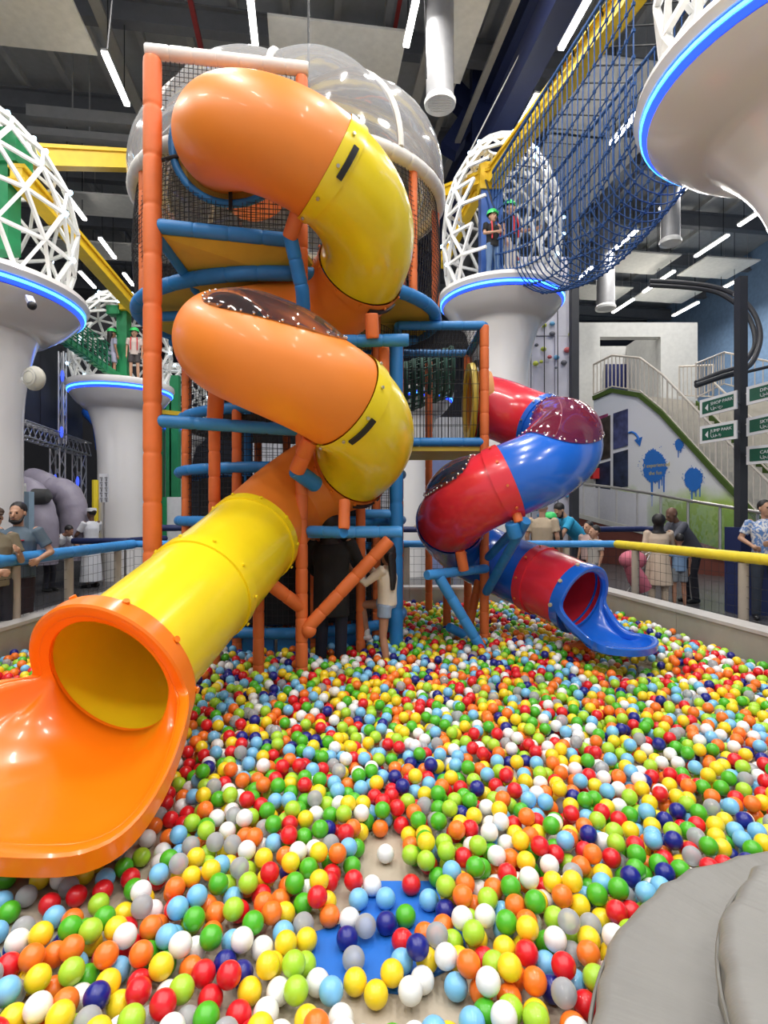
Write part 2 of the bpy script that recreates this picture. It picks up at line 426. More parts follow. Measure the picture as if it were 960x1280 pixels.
for px, py, qx, qy, where in LIGHTS:
    a = PZ(px, py, 10.5); db = 8.9*F/(640-qy); L = max(1.1, min(3.2, db-a.y)); b = a+DV*L
    t = thing('ceiling_light', 'white linear LED pendant lamp ' + where, 'ceiling light', (a+b)/2)
    mb = MB(); mb.bar(a, b, 0.11, 0.05); part('diffuser', mb, LEDW, t, smooth=False)
    mb = MB(); mb.bar(a+Vector((0, 0, 0.05)), b+Vector((0, 0, 0.05)), 0.13, 0.05); part('housing', mb, WHITE_M, t, smooth=False)
    for q in (a+DV*0.2, b-DV*0.2):
        mb = MB(); mb.tube([q+Vector((0, 0, 0.07)), Vector((q.x, q.y, 12.7))], 0.012, 4); part('suspension_cable', mb, BLACK, t)
    pend_lamp(a, b, LIGHT_W)

# ------------------------------------------------------------------ pit wall and rails
mb = MB()
outer = [(-3.75, -2.0), (-3.75, 8.4), (3.12, 8.4), (4.75, -3)]
def wallseg(name, a, b, h=0.45, th=0.22, z0=0):
    a = Vector(a); b = Vector(b); t = (b-a).normalized(); n = Vector((t.y, -t.x))
    return a, b, t, n
pw = thing('pit_wall', 'grey vinyl padded border wall around the ball pit', 'wall', (0, 8.4, 0))
def wall_blocks(a, b, n_):
    a = Vector(a); b = Vector(b)
    for i in range(n_):
        p = a.lerp(b, i/n_); q = a.lerp(b, (i+1)/n_); t = (q-p).normalized(); n = Vector((-t.y, t.x))
        p = p+t*0.004; q = q-t*0.004
        m_ = MB(); m_.cur = 0
        pts = [p, q, q+n*0.24, p+n*0.24]
        m_.prism([(v.x, v.y) for v in pts], 0, 0.44)
        pts2 = [p-n*0.012, q-n*0.012, q+n*0.25, p+n*0.25]
        m_.cur = 1; m_.prism([(v.x, v.y) for v in pts2], 0.44, 0.475)
        part('padded_block', m_, [GREY_WALL, GREY_TOP], pw, smooth=False)
wall_blocks((-3.72, 8.4), (3.12, 8.4), 5)
wall_blocks((-3.72, -2), (-3.72, 8.4), 6)
# right wall: interior is on the left when going from near to far, so go far->near
a_, b_ = Vector((3.12, 8.4)), Vector((4.75, -3))
def wall_blocks_r(a, b, n_):
    for i in range(n_):
        p = a.lerp(b, i/n_); q = a.lerp(b, (i+1)/n_); t = (q-p).normalized(); n = Vector((-t.y, t.x))
        p = p+t*0.004; q = q-t*0.004; m_ = MB(); m_.cur = 0
        m_.prism([(v.x, v.y) for v in (p, q, q+n*0.24, p+n*0.24)], 0, 0.44)
        m_.cur = 1; m_.prism([(v.x, v.y) for v in (p-n*0.012, q-n*0.012, q+n*0.25, p+n*0.25)], 0.44, 0.475)
        part('padded_block', m_, [GREY_WALL, GREY_TOP], pw, smooth=False)
wall_blocks_r(a_, b_, 6)

def rail(name, pts, z, r, m, label, posts, pm=WOODP, seg=0.35, net=True, netstep=0.12):
    t = thing(name, label, 'railing', (pts[0][0], pts[0][1], 0))
    mb = MB(); padded(mb, [(x, y, z) for x, y in pts], r, seg); part('padded_rail', mb, m, t)
    for (x, y) in posts:
        mb = MB(); mb.lathe([(0.05, 0.0), (0.052, 0.02), (0.052, z-r)], (x, y, 0), 12)
        mb.f.append(tuple(range(11, -1, -1))); mb.m.append(0)
        part('post', mb, pm, t)
    if net:
        L = 0
        mb = MB()
        P3 = [Vector((x, y, 0)) for x, y in pts]
        for a, b in zip(P3[:-1], P3[1:]):
            n = max(1, int((b-a).length/netstep))
            netgrid(mb, lambda u, v: a.lerp(b, u)+Vector((0, 0, 0.06+v*(z-r-0.08))), n, 8, 0.0022)
        part('net', mb, NET, t, kind='stuff')
    return t
rail('pit_railing', [(-3.95, -1.5), (-3.9, 8.72)], 1.1, 0.07, LBLUE_P, 'light blue padded handrail on beige posts along the left of the pit',
     [(-3.93, 3.6), (-3.92, 5.95), (-3.91, 6.95), (-3.9, 8.2)])
rail('pit_railing', [(-3.9, 8.75), (3.62, 8.75)], 1.1, 0.055, LBLUE_P, 'light blue padded handrail along the back of the ball pit',
     [(-2.6, 8.75), (-1.2, 8.75), (0.35, 8.75), (1.9, 8.75), (2.85, 8.75)])
rail('pit_railing', [(3.62, 8.72), (5.05, -1.5)], 1.1, 0.062, YELLOW_P, 'yellow padded handrail on beige posts along the right of the pit',
     [(3.68, 8.2), (3.98, 6.1+0.1), (4.3, 3.9)])
def navy_rail(pts, label, z=1.25):
    t = thing('barrier', label, 'railing', (pts[0][0], pts[0][1], 0))
    mb = MB(); padded(mb, [(x, y, z) for x, y in pts], 0.06, 0.5); part('padded_rail', mb, NAVY_P, t)
    P3 = [Vector((x, y, 0)) for x, y in pts]
    for a, b in zip(P3[:-1], P3[1:]):
        n = max(1, round((b-a).length/1.2))
        for i in range(n+1):
            q = a.lerp(b, i/n); mb = MB(); mb.tube([q, q+Vector((0, 0, z))], 0.022, 8); part('post', mb, STEEL, t)
navy_rail([(0.2, 11.2), (3.7, 11.2), (5.4, 11.6), (6.1, 11.4)], 'navy padded barrier on steel posts behind the right spectators')
navy_rail([(-5.9, 10.6), (-4.9, 10.6), (-4.6, 11.8)], 'navy padded barrier beside the man in the white robe', 1.05)
navy_rail([(-4.4, 10.5), (-2.2, 10.5)], 'navy padded barrier behind the orange corner post', 1.3)

# soft grey steps, bottom right
STEPM = mat('grey_step_vinyl', (0.215, 0.21, 0.195), 0.42, bump=0.0)
def wrinkle(m):
    nt = m.node_tree; b = nt.nodes['Principled BSDF']
    tc = nt.nodes.new('ShaderNodeTexCoord'); sp = nt.nodes.new('ShaderNodeSeparateXYZ'); nt.links.new(tc.outputs['Object'], sp.inputs[0])
    at = nt.nodes.new('ShaderNodeMath'); at.operation = 'ARCTAN2'; nt.links.new(sp.outputs[1], at.inputs[0]); nt.links.new(sp.outputs[0], at.inputs[1])
    cb = nt.nodes.new('ShaderNodeCombineXYZ')
    mu = nt.nodes.new('ShaderNodeMath'); mu.operation = 'MULTIPLY'; mu.inputs[1].default_value = 14; nt.links.new(at.outputs[0], mu.inputs[0]); nt.links.new(mu.outputs[0], cb.inputs[0])
    le = nt.nodes.new('ShaderNodeVectorMath'); le.operation = 'LENGTH'; nt.links.new(tc.outputs['Object'], le.inputs[0])
    nt.links.new(le.outputs['Value'], cb.inputs[1])
    no = nt.nodes.new('ShaderNodeTexNoise'); no.inputs['Scale'].default_value = 2.2; no.inputs['Detail'].default_value = 3; nt.links.new(cb.outputs[0], no.inputs['Vector'])
    bp = nt.nodes.new('ShaderNodeBump'); bp.inputs['Strength'].default_value = 0.2; bp.inputs['Distance'].default_value = 0.02
    nt.links.new(no.outputs['Fac'], bp.inputs['Height']); nt.links.new(bp.outputs['Normal'], b.inputs['Normal'])
wrinkle(STEPM)
def soft_step(cx, cy, r, h, z0, label):
    pr = [(r*0.985, z0)] + [(r, z0+0.03), (r, z0+h-0.05)] + [(r-0.045+0.045*math.cos(a), z0+h-0.045+0.045*math.sin(a)) for a in [PI/8*i for i in range(5)]] + [(r*0.6, z0+h+0.006), (r*0.3, z0+h+0.01), (0.001, z0+h+0.012)]
    t = thing('soft_step', label, 'step', (cx, cy, z0))
    n = 96; mb = MB()
    for k, (rr, z) in enumerate(pr):
        for j in range(n):
            th = 2*PI*j/n; wob = 0.006*math.sin(th*17+rr*3)+0.005*math.sin(th*41+1)
            q = rr+(wob if rr > r*0.5 else 0)
            mb.v.append((cx+q*math.cos(th), cy+q*math.sin(th), z+(0.004*math.sin(th*29)+0.003*math.sin(th*53) if rr > r*0.7 and k > 3 else 0)))
    for k in range(len(pr)-1):
        for j in range(n): mb.f.append((k*n+j, k*n+(j+1) % n, (k+1)*n+(j+1) % n, (k+1)*n+j)); mb.m.append(0)
    part('cushion', mb, STEPM, t)
    mb = MB(); mb.tube([Vector((cx+(r+0.004)*math.cos(2*PI*j/96), cy+(r+0.004)*math.sin(2*PI*j/96), z0+h-0.055)) for j in range(96)], 0.006, 6, closed=True)
    part('piping', mb, mat('dark_grey_piping', (0.16, 0.155, 0.14), 0.5), t)
soft_step(1.72, 1.0, 1.27, 0.25, 0, 'lower round grey vinyl step at the bottom right of the pit')
soft_step(1.74, 0.98, 0.99, 0.2, 0.272, 'upper round grey vinyl step stacked on the lower one')

# ------------------------------------------------------------------ TUBE SLIDES
TR = 0.405
TR2 = 0.365
def frames(pts):
    T = []
    for i in range(len(pts)):
        t = (pts[min(i+1, len(pts)-1)]-pts[max(i-1, 0)]).normalized(); s = t.cross(Vector((0, 0, 1))).normalized(); T.append((t, s, s.cross(t)))
    return T
def catmull(ctrl, per=10):
    c = [Vector(p) for p in ctrl]; c = [c[0]*2-c[1]]+c+[c[-1]*2-c[-2]]; out = []
    for i in range(1, len(c)-2):
        a, b, d, e = c[i-1:i+3]
        for k in range(per):
            t = k/per
            out.append(0.5*((2*b)+(d-a)*t+(2*a-5*b+4*d-e)*t*t+(-a+3*b-3*d+e)*t**3))
    out.append(c[-2]); return out
def even(pts, n):
    L = [0]
    for a, b in zip(pts[:-1], pts[1:]): L.append(L[-1]+(b-a).length)
    out = []; j = 0
    for i in range(n+1):
        s = L[-1]*i/n
        while j < len(L)-2 and L[j+1] < s: j += 1
        out.append(pts[j].lerp(pts[j+1], (s-L[j])/max(1e-9, L[j+1]-L[j])))
    return out, L[-1]
NA = 56
def section(t, pts, fr, i0, i1, m, name='tube_section', window=None, collar=True, bolts=True, boltm=None, r=TR, collar_end=False):
    """one moulded tube piece between path samples i0..i1; window=(j0,j1,a_half,a_mid) leaves a hole"""
    mb = MB(); n = i1-i0
    ln = (pts[i0+1]-pts[i0]).length
    def rad(i):
        s = (i-i0)*ln; e = (i1-i)*ln
        if collar and s < 0.13: return r+0.016
        if collar_end and e < 0.13: return r+0.016
        return r
    rings = []
    idx = list(range(i0, i1+1))
    seq = []
    for i in idx:
        rr = rad(i)
        if seq and abs(seq[-1][1]-rr) > 0.005: seq.append((seq[-1][0], rr))   # sharp step of the collar
        seq.append((i, rr))
    def hole(i, j):
        if not window: return False
        j0, j1, ah, am = window[:4]
        if i < j0 or i > j1: return False
        u = (i-(j0+j1)/2)/((j1-j0)/2); a = (j/NA*2*PI-am+PI) % (2*PI)-PI
        return (abs(u)**3+abs(a/ah)**3) < 1
    for (i, rr) in seq:
        t_, s_, u_ = fr[i]
        for j in range(NA):
            th = 2*PI*j/NA; mb.v.append(tuple(pts[i]+(u_*math.cos(th)+s_*math.sin(th))*rr))
    for q in range(len(seq)-1):
        for j in range(NA):
            i = seq[q][0]
            if hole(i+0.5, j+0.5): continue
            mb.f.append((q*NA+j, q*NA+(j+1) % NA, (q+1)*NA+(j+1) % NA, (q+1)*NA+j)); mb.m.append(0)
    # rolled end lip
    sec = part(name, mb, m, t)
    if window:
        j0, j1, ah, am = window[:4]; mb = MB(); NU, NV = 26, 22
        def wp(u, a, up):
            fi = (j0+j1)/2+u*(j1-j0)/2; i = int(max(0, min(len(pts)-2, math.floor(fi)))); f = fi-i
            c = pts[i].lerp(pts[i+1], f); s_ = fr[i][1].lerp(fr[i+1][1], f); u_ = fr[i][2].lerp(fr[i+1][2], f)
            th = am+a; return c+(u_*math.cos(th)+s_*math.sin(th))*(r+up)
        for iu in range(NU+1):
            for iv in range(NV+1):
                x = -1+2*iu/NU; y = -1+2*iv/NV
                # squircle mapping
                k = max(abs(x), abs(y)); l3 = (abs(x)**3+abs(y)**3)**(1/3) if k > 0 else 1
                f = 1.06*k/l3 if k > 0 else 0
                X, Y = x*f, y*f; rad_ = min(1, (abs(X)**3+abs(Y)**3)**(1/3)/1.06)
                mb.v.append(tuple(wp(X, Y*ah, 0.008+0.07*(1-rad_**2.5))))
        for iu in range(NU):
            for iv in range(NV):
                a = iu*(NV+1)+iv; mb.f.append((a, a+1, a+NV+2, a+NV+1)); mb.m.append(0)
        win = part('window', mb, CLEARW if len(window) < 5 else window[4], t, label='clear bulging plastic window')
        mb = MB(); nb = 44
        for k in range(nb):
            ph = 2*PI*k/nb; c_, s2 = math.cos(ph), math.sin(ph); f = 1.03/((abs(c_)**3+abs(s2)**3)**(1/3))
            q = wp(c_*f, s2*f*ah, 0.018); mb.sphere(q, 0.012, 8, 5)
        part('window_bolt', mb, BOLT, win, kind='stuff')
    if bolts:
        mb = MB(); ic = min(i1, i0+max(1, int(0.065/ln)))
        t_, s_, u_ = fr[ic]
        for k in range(10):
            th = 2*PI*(k+0.3)/10; q = pts[ic]+(u_*math.cos(th)+s_*math.sin(th))*(r+0.02)
            mb.tube([q, q+(u_*math.cos(th)+s_*math.sin(th))*0.014], 0.013, 8)
        part('bolt', mb, boltm or STEEL, t, kind='stuff')
    return sec
def strap(t, pts, fr, i, am, a_half=0.3, r=TR, wdt=0.045):
    mb = MB(); n = 10; t_, s_, u_ = fr[i]
    for k in range(n+1):
        th = am-a_half+2*a_half*k/n
        for dx, dr in ((-wdt/2, 0.018), (-wdt/2, 0.036), (wdt/2, 0.036), (wdt/2, 0.018)):
            mb.v.append(tuple(pts[i]+t_*dx+(u_*math.cos(th)+s_*math.sin(th))*(r+dr)))
    for k in range(n):
        for j in range(4): a = k*4; mb.f.append((a+j, a+(j+1) % 4, a+4+(j+1) % 4, a+4+j)); mb.m.append(0)
    mb.f.append((0, 1, 2, 3)); mb.f.append((n*4+3, n*4+2, n*4+1, n*4)); mb.m += [0, 0]
    part('clamp_strap', mb, BLACK, t)
def ring_at(mb, c, ax, prof, n=64):
    z = ax.normalized(); x = z.cross(Vector((0, 0, 1))).normalized(); y = z.cross(x)
    M = Matrix((x, y, z)).transposed()
    mb.lathe(prof, c, n, axis=M, closed=True)

def scoop(t, C0, a0, table, zfloor, m, open_r, ring_r, band, banddrop, boltm, asym=0.0, tr_=0.405):
    """moulded exit chute: an opening ring whose rim runs on around a floor trough.
    table rows: angle from the bottom, lateral, forward, height of the rim"""
    h = Vector((a0.x, a0.y, 0)).normalized(); sd = h.cross(Vector((0, 0, 1))).normalized(); up0 = sd.cross(a0).normalized()
    tab = sorted(table)
    def lk(a):
        for k in range(len(tab)-1):
            if a <= tab[k+1][0]:
                p0 = tab[max(0, k-1)]; p1 = tab[k]; p2 = tab[k+1]; p3 = tab[min(len(tab)-1, k+2)]
                t_ = (a-p1[0])/(p2[0]-p1[0]); out = []
                for c in (1, 2, 3):
                    m1 = (p2[c]-p0[c])/max(1e-6, p2[0]-p0[0])*(p2[0]-p1[0]); m2 = (p3[c]-p1[c])/max(1e-6, p3[0]-p1[0])*(p2[0]-p1[0])
                    if k == 0 and c > 1: m1 = 0
                    out.append((2*t_**3-3*t_*t_+1)*p1[c]+(t_**3-2*t_*t_+t_)*m1+(-2*t_**3+3*t_*t_)*p2[c]+(t_**3-t_*t_)*m2)
                return out
        return tab[-1][1:]
    NW, NV = 120, 20
    angs = []
    for k in range(NW):
        angs.append(-180+360*k/NW)
    rim = []; grid = []
    L = max(r[2] for r in tab)
    for a in angs:
        sg = 1 if a >= 0 else -1; A = abs(a); ra = math.radians(A)
        O = C0+sd*math.sin(ra)*sg*open_r-up0*math.cos(ra)*open_r
        top = C0+sd*math.sin(ra)*sg*ring_r-up0*math.cos(ra)*ring_r+a0*0.02
        if A >= tab[-1][0]: Rm = top; wt = 0
        else:
            la, fw, z = lk(A)
            if asym and sg > 0: g_ = math.exp(-((A-72)/18)**2); la *= 1+asym*g_; z += 0.06*g_; fw += 0.06*g_
            Rm = Vector((C0.x, C0.y, 0))+h*fw+sd*sg*la+Vector((0, 0, z)); wt = min(1, (tab[-1][0]-A)/18)
            wt = wt*wt*(3-2*wt); Rm = top.lerp(Rm, wt)
        dist = (Rm-O).length
        fwd = (Rm-O).dot(h)
        M1 = O+(a0*0.42*dist)*wt+(Rm-O)*0.33*(1-wt)
        zf = zfloor
        M2 = Vector((O.x+(Rm.x-O.x)*0.93, O.y+(Rm.y-O.y)*0.93, min(Rm.z-0.02, zf+0.30*(1-math.cos(ra))*0.5)))
        M2 = (O+(Rm-O)*0.66).lerp(M2, wt)
        row = []
        for j in range(NV+1):
            v = j/NV; q = O*(1-v)**3+M1*3*v*(1-v)**2+M2*3*v*v*(1-v)+Rm*v**3; row.append(q)
        grid.append(row)
        if A > 90: out = sd*math.sin(ra)*sg-up0*math.cos(ra); nn = a0
        else: out = sd*math.sin(ra)*sg+h*math.cos(ra)
        nn = a0.lerp(Vector((0, 0, 1)), wt*0.92).normalized()
        out = (out-nn*out.dot(nn)).normalized(); rim.append((Rm, out, nn))
    mb = MB()
    for row in grid: mb.v.extend(tuple(q) for q in row)
    W = NV+1
    for i in range(NW):
        i2 = (i+1) % NW
        for j in range(NV): mb.f.append((i*W+j, i*W+j+1, i2*W+j+1, i2*W+j)); mb.m.append(0)
    tr = part('chute', mb, m, t)
    mo = tr.modifiers.new('thick', 'SOLIDIFY'); mo.thickness = 0.016; mo.offset = 0
    mb = MB(); pr = [(-0.004, -0.012), (-0.002, 0.006), (0.008, 0.012), (band-0.012, 0.012), (band, 0.002), (band, -banddrop), (band-0.012, -banddrop), (band-0.014, -0.012)]
    for Rm, out, nn in rim:
        for a, b in pr: mb.v.append(tuple(Rm+out*a+nn*b))
    K = len(pr)
    for i in range(NW):
        i2 = (i+1) % NW
        for j in range(K): mb.f.append((i*K+j, i*K+(j+1) % K, i2*K+(j+1) % K, i2*K+j)); mb.m.append(0)
    part('rim', mb, m, t)
    ro = ring_r+band-0.01
    mb = MB(); ring_at(mb, C0, a0, [(open_r-0.006, -0.02), (open_r-0.006, 0.0), (ro, 0.0), (ro, -0.09), (ro-0.03, -0.11), (tr_+0.002, -0.11), (tr_+0.002, -0.02)])
    part('mouth_ring', mb, m, t)
    mb = MB(); x = a0.cross(Vector((0, 0, 1))).normalized(); y = a0.cross(x)
    for k in range(9):
        th = 2*PI*(k+0.2)/9; n_ = (x*math.cos(th)+y*math.sin(th)); q = C0-a0*0.08+n_*ro
        mb.tube([q-n_*0.01, q+n_*0.018], 0.02, 8)
    part('bolt', mb, boltm, t, kind='stuff')

# --- orange and yellow slide
HX, HY, HR = -0.77, 4.95, 0.63
def hz(th): return 4.30+1.73*(298-th)/360
def hp(th): return Vector((HX+HR*math.cos(math.radians(th)), HY+HR*math.sin(math.radians(th)), hz(th)))
ctrl = [Vector((-1.33, 5.75, 5.02)), Vector((-1.38, 5.35, 4.94))]
ctrl += [hp(a) for a in range(188, 781, 14)]
ctrl += [Vector((-0.62, 5.50, 1.93)), Vector((-0.93, 5.42, 1.70)), Vector((-1.13, 5.02, 1.42)), Vector((-1.24, 4.6, 1.22))]
C0 = Vector((-1.57, 3.2, 0.65))
ctrl += [Vector((-1.24, 4.6, 1.22)).lerp(C0, f) for f in (0.33, 0.66, 1.0)]
pts1, L1 = even(catmull(ctrl, 10), 330); fr1 = frames(pts1)
def nearest(pts, q): return min(range(len(pts)), key=lambda i: (pts[i]-q).length)
iA = nearest(pts1, hp(298)); iB = nearest(pts1, hp(388)); iC = nearest(pts1, hp(671)); iD = nearest(pts1, hp(762)); iE = nearest(pts1, Vector((-1.15, 4.95, 1.38)))
iM = nearest(pts1, Vector((-1.24, 4.6, 1.22)).lerp(C0, 0.30))
s1 = thing('tube_slide', 'big orange and yellow spiral tube slide ending in an orange scoop at the left', 'slide', (-1.5, 3.0, 0))
section(s1, pts1, fr1, 0, iA, ORANGE_T, collar=False, bolts=False)
section(s1, pts1, fr1, iA, iB, YELLOW_T)
w0 = nearest(pts1, hp(574)); w1 = nearest(pts1, hp(656))
section(s1, pts1, fr1, iB, iC, ORANGE_T, window=(w0, w1, math.radians(46), math.radians(4)), boltm=ORANGE_T)
section(s1, pts1, fr1, iC, iD, YELLOW_T)
section(s1, pts1, fr1, iD, iE, ORANGE_T, boltm=ORANGE_T)
section(s1, pts1, fr1, iE, iM, YELLOW_T, boltm=YELLOW_T)
section(s1, pts1, fr1, iM, len(pts1)-1, YELLOW_T, boltm=YELLOW_T)
for i_, am in ((iA, 1.95), (iC, 2.35), (iB, 2.7), (iD, 2.9), (iE, 1.5)):
    strap(s1, pts1, fr1, i_+2, am, 0.42 if i_ in (iB, iD) else 0.3)
a0 = (pts1[-1]-pts1[-4]).normalized()
scoop(s1, C0, a0, [(0, 0, 0.90, 0.24), (20, 0.46, 0.85, 0.245), (31, 0.61, 0.77, 0.26), (41, 0.66, 0.64, 0.30), (53, 0.635, 0.43, 0.38), (66, 0.57, 0.22, 0.49), (80, 0.49, 0.06, 0.58), (95, 0.43, 0.0, 0.66)], 0.16,
      ORANGE_S, 0.385, 0.43, 0.07, 0.08, ORANGE_S, asym=0.2)

# --- red and blue slide
GX, GY, GR = 1.29, 6.1, 0.66
def gz(k): return 2.86-0.32*k/90*1.0 - 0.0*k           # k = degrees travelled clockwise from north
def gp(k): return Vector((GX+(GR if k < 180 else GR-0.1*min(1, (k-180)/60))*math.sin(math.radians(k)), GY+GR*math.cos(math.radians(k)), 2.88-(0.48*k/90 if k < 160 else 0.853+0.42*(k-160)/90)))
G0 = Vector((2.02, 5.72, 0.70))
ctrl = [Vector((1.10, 6.8, 2.90)), Vector((1.24, 6.79, 2.88))]+[gp(k) for k in range(12, 285, 14)]
ctrl += [Vector((0.82, 6.50, 1.34)), Vector((1.05, 6.68, 1.15)), Vector((1.36, 6.58, 0.99)), Vector((1.66, 6.22, 0.87)), Vector((1.86, 5.95, 0.79)), G0]
pts2, L2 = even(catmull(ctrl, 10), 240); fr2 = frames(pts2)
jA = nearest(pts2, gp(52)); jB = nearest(pts2, gp(186)); jC = nearest(pts2, gp(272)); jD = nearest(pts2, Vector((1.70, 6.2, 1.01)))
s2 = thing('tube_slide', 'smaller red and blue spiral tube slide ending in a blue scoop at the right', 'slide', (1.3, 6.1, 0))
section(s2, pts2, fr2, 0, jA, RED_T, boltm=RED_T, r=TR2)
v0 = nearest(pts2, gp(64)); v1 = nearest(pts2, gp(158))
section(s2, pts2, fr2, jA, jB, BLUE_T, window=(v0, v1, math.radians(74), math.radians(2), CLEARR), r=TR2)
u0 = nearest(pts2, gp(206)); u1 = nearest(pts2, gp(258))
section(s2, pts2, fr2, jB, jC, RED_T, window=(u0, u1, math.radians(55), math.radians(-12)), boltm=ORANGE_P, r=TR2)
section(s2, pts2, fr2, jC, jD, BLUE_T, r=TR2)
section(s2, pts2, fr2, jD, len(pts2)-1, RED_T, boltm=ORANGE_P, r=TR2)
strap(s2, pts2, fr2, jB+2, 1.9, 0.3, r=TR2)
a2 = (pts2[-1]-pts2[-4]).normalized()
scoop(s2, G0, a2, [(0, 0, 0.68, 0.35), (16, 0.21, 0.64, 0.36), (27, 0.335, 0.55, 0.375), (39, 0.355, 0.43, 0.38), (52, 0.29, 0.32, 0.39), (66, 0.29, 0.20, 0.46), (80, 0.325, 0.07, 0.58), (95, 0.34, 0.0, 0.70)], 0.17,
      BLUE_T, 0.315, 0.34, 0.045, 0.06, mat('beige_bolt', (0.6, 0.5, 0.3), 0.4), tr_=TR2)
mb = MB(); padded(mb, [Vector((1.75, 6.05, 0.02)), Vector((2.1, 5.65, 0.3))], 0.05, 0.3)
part('foot_brace', mb, ORANGE_P, s2)

# ------------------------------------------------------------------ PLAY TOWER (main, behind the big slide)
tw = thing('play_tower', 'tall netted play tower with orange posts, blue rails and a clear dome on top', 'play tower', (-1.1, 6.3, 0))
def tpart(name, pts, r, m, seg=0.28, parent=tw, closed=False, label=None):
    mb = MB(); padded(mb, pts, r, seg, closed=closed); return part(name, mb, m, parent, label=label)
# front bay posts
PLx, PLy = -1.985, 4.8
PCx, PCy = -0.735, 5.0
tpart('post', [Vector((PLx, PLy, 0)), Vector((PLx, PLy, 5.48))], 0.078, ORANGE_P, 0.42, label='thick orange padded corner post')
tpart('post', [Vector((PCx, PCy, 0)), Vector((PCx, PCy, 5.48))], 0.055, ORANGE_P, 0.22)
tpart('top_rail', [Vector((PLx-0.06, PLy, 5.55)), Vector((PCx+0.06, PCy, 5.55))], 0.06, WHITE_P, 0.2, label='off-white padded top rail')
tpart('rail', [Vector((PLx+0.05, PLy, 4.05)), Vector((PCx-0.05, PCy, 4.02))], 0.062, BLUE_P)
tpart('rail', [Vector((PLx+0.05, PLy, 2.38)), Vector((PCx, PCy, 2.33))], 0.055, BLUE_P)
# upper round storey
UX, UY, URX, URY = -1.08, 6.46, 1.68, 1.3
Z4, Z5 = 3.80, 5.13
tpart('deck_ring', arc(UX, UY, URX, URY, 0, 352, Z4, 60)[:-1], 0.07, BLUE_P, 0.3, closed=True, label='blue padded ring around the upper deck')
# deck underside: yellow vinyl, split in two panels plus the front bay panel
def disc_panel(name, cx, cy, rx, ry, a0, a1, z, th, m, parent=tw):
    mb = MB(); mb.prism([(cx, cy)]+[(p.x, p.y) for p in arc(cx, cy, rx, ry, a0, a1, z, 24)], z-th, z); return part(name, mb, m, parent, smooth=False)
for k in range(6): disc_panel('deck_panel', UX, UY, URX-0.03, URY-0.03, k*60+0.6, k*60+59.4, Z4+0.02, 0.05, OLIVE)
mb = MB(); mb.slab([(PLx+0.02, 4.83, 3.99), (PCx-0.02, 5.03, 3.97), (-0.62, 5.27, 3.85), (-1.08, 5.19, 3.83), (-1.5, 5.24, 3.84), (-1.86, 5.4, 3.85)], (0, 0, 1), 0.04); part('deck_panel', mb, OLIVE, tw, smooth=False)
tpart('deck_beam', [Vector((PLx+0.03, PLy+0.05, 3.98)), Vector((-1.85, 5.55, 3.78))], 0.045, BLUE_P)
tpart('deck_beam', [Vector((-2.35, 5.9, 3.66)), Vector((-0.1, 5.7, 3.66))], 0.05, BLUE_P)
tpart('deck_beam', [Vector((-2.6, 6.8, 3.66)), Vector((0.4, 6.7, 3.66))], 0.05, BLUE_P)
tpart('deck_brace', [Vector((-2.1, 5.9, 3.68)), Vector((-1.2, 6.8, 3.55))], 0.04, ORANGE_P)
tpart('deck_brace', [Vector((-2.2, 6.7, 3.66)), Vector((-1.2, 6.2, 3.5))], 0.04, ORANGE_P)
tpart('deck_brace', [Vector((-0.2, 6.0, 3.68)), Vector((-1.0, 6.6, 3.55))], 0.04, ORANGE_P)
uang = [2, 38, 62, 98, 135, 178, 215, 325]
for a in uang:
    x = UX+URX*math.cos(math.radians(a)); y = UY+URY*math.sin(math.radians(a))
    tpart('post', [Vector((x, y, Z4)), Vector((x, y, Z5))], 0.045, ORANGE_P, 0.25)
mb = MB()
def un(u, v):
    a = math.radians(u*360); k = 1+0.03*math.sin(v*PI)
    return Vector((UX+URX*k*math.cos(a), UY+URY*k*math.sin(a), Z4+0.05+v*(Z5-Z4-0.1)))
netgrid(mb, un, 190, 26, 0.0030, su=60, sv=4)
part('safety_net', mb, NET, tw, kind='stuff')
tpart('dome_ring', arc(UX, UY, URX+0.03, URY+0.03, 0, 352, Z5, 60)[:-1], 0.075, WHITE_P, 0.24, closed=True, label='off-white padded ring under the clear dome')
# dome: eight clear gores with white ribs
DH = 1.22
def dm(a, t): return Vector((UX+(URX+0.08)*math.cos(t)**0.75*math.cos(a), UY+(URY+0.08)*math.cos(t)**0.75*math.sin(a), Z5+0.05+DH*math.sin(t)))
for k in range(8):
    mb = MB(); n1, n2 = 12, 12; a0_, a1_ = 2*PI*(k+0.03)/8, 2*PI*(k+0.97)/8
    for i in range(n1+1):
        for j in range(n2+1):
            a = a0_+(a1_-a0_)*i/n1; t_ = (PI/2*0.985)*j/n2; q = dm(a, t_)
            bulge = 0.09*math.sin(PI*i/n1)*math.sin(PI*min(1, j/n2+0.05)); d = Vector((q.x-UX, q.y-UY, q.z-Z5)).normalized()
            mb.v.append(tuple(q+d*bulge))
    for i in range(n1):
        for j in range(n2): a = i*(n2+1)+j; mb.f.append((a, a+n2+1, a+n2+2, a+1)); mb.m.append(0)
    part('dome_panel', mb, CLEAR, tw)
    a = 2*PI*k/8
    mb = MB(); mb.tube([dm(a, (PI/2*0.985)*j/16) for j in range(17)], 0.032, 8); part('dome_rib', mb, WHITE_P, tw)
mb = MB(); mb.lathe([(0.001, 0.06), (0.14, 0.05), (0.2, 0.0), (0.16, -0.04), (0.001, -0.04)], (UX, UY, Z5+DH+0.05), 24); part('dome_cap', mb, WHITE_P, tw)
mb = MB(); mb.tube([Vector((-0.75, 5.6, 5.2)), Vector((-0.78, 5.6, 12.8))], 0.012, 6); part('suspension_cable', mb, BLACK, tw)
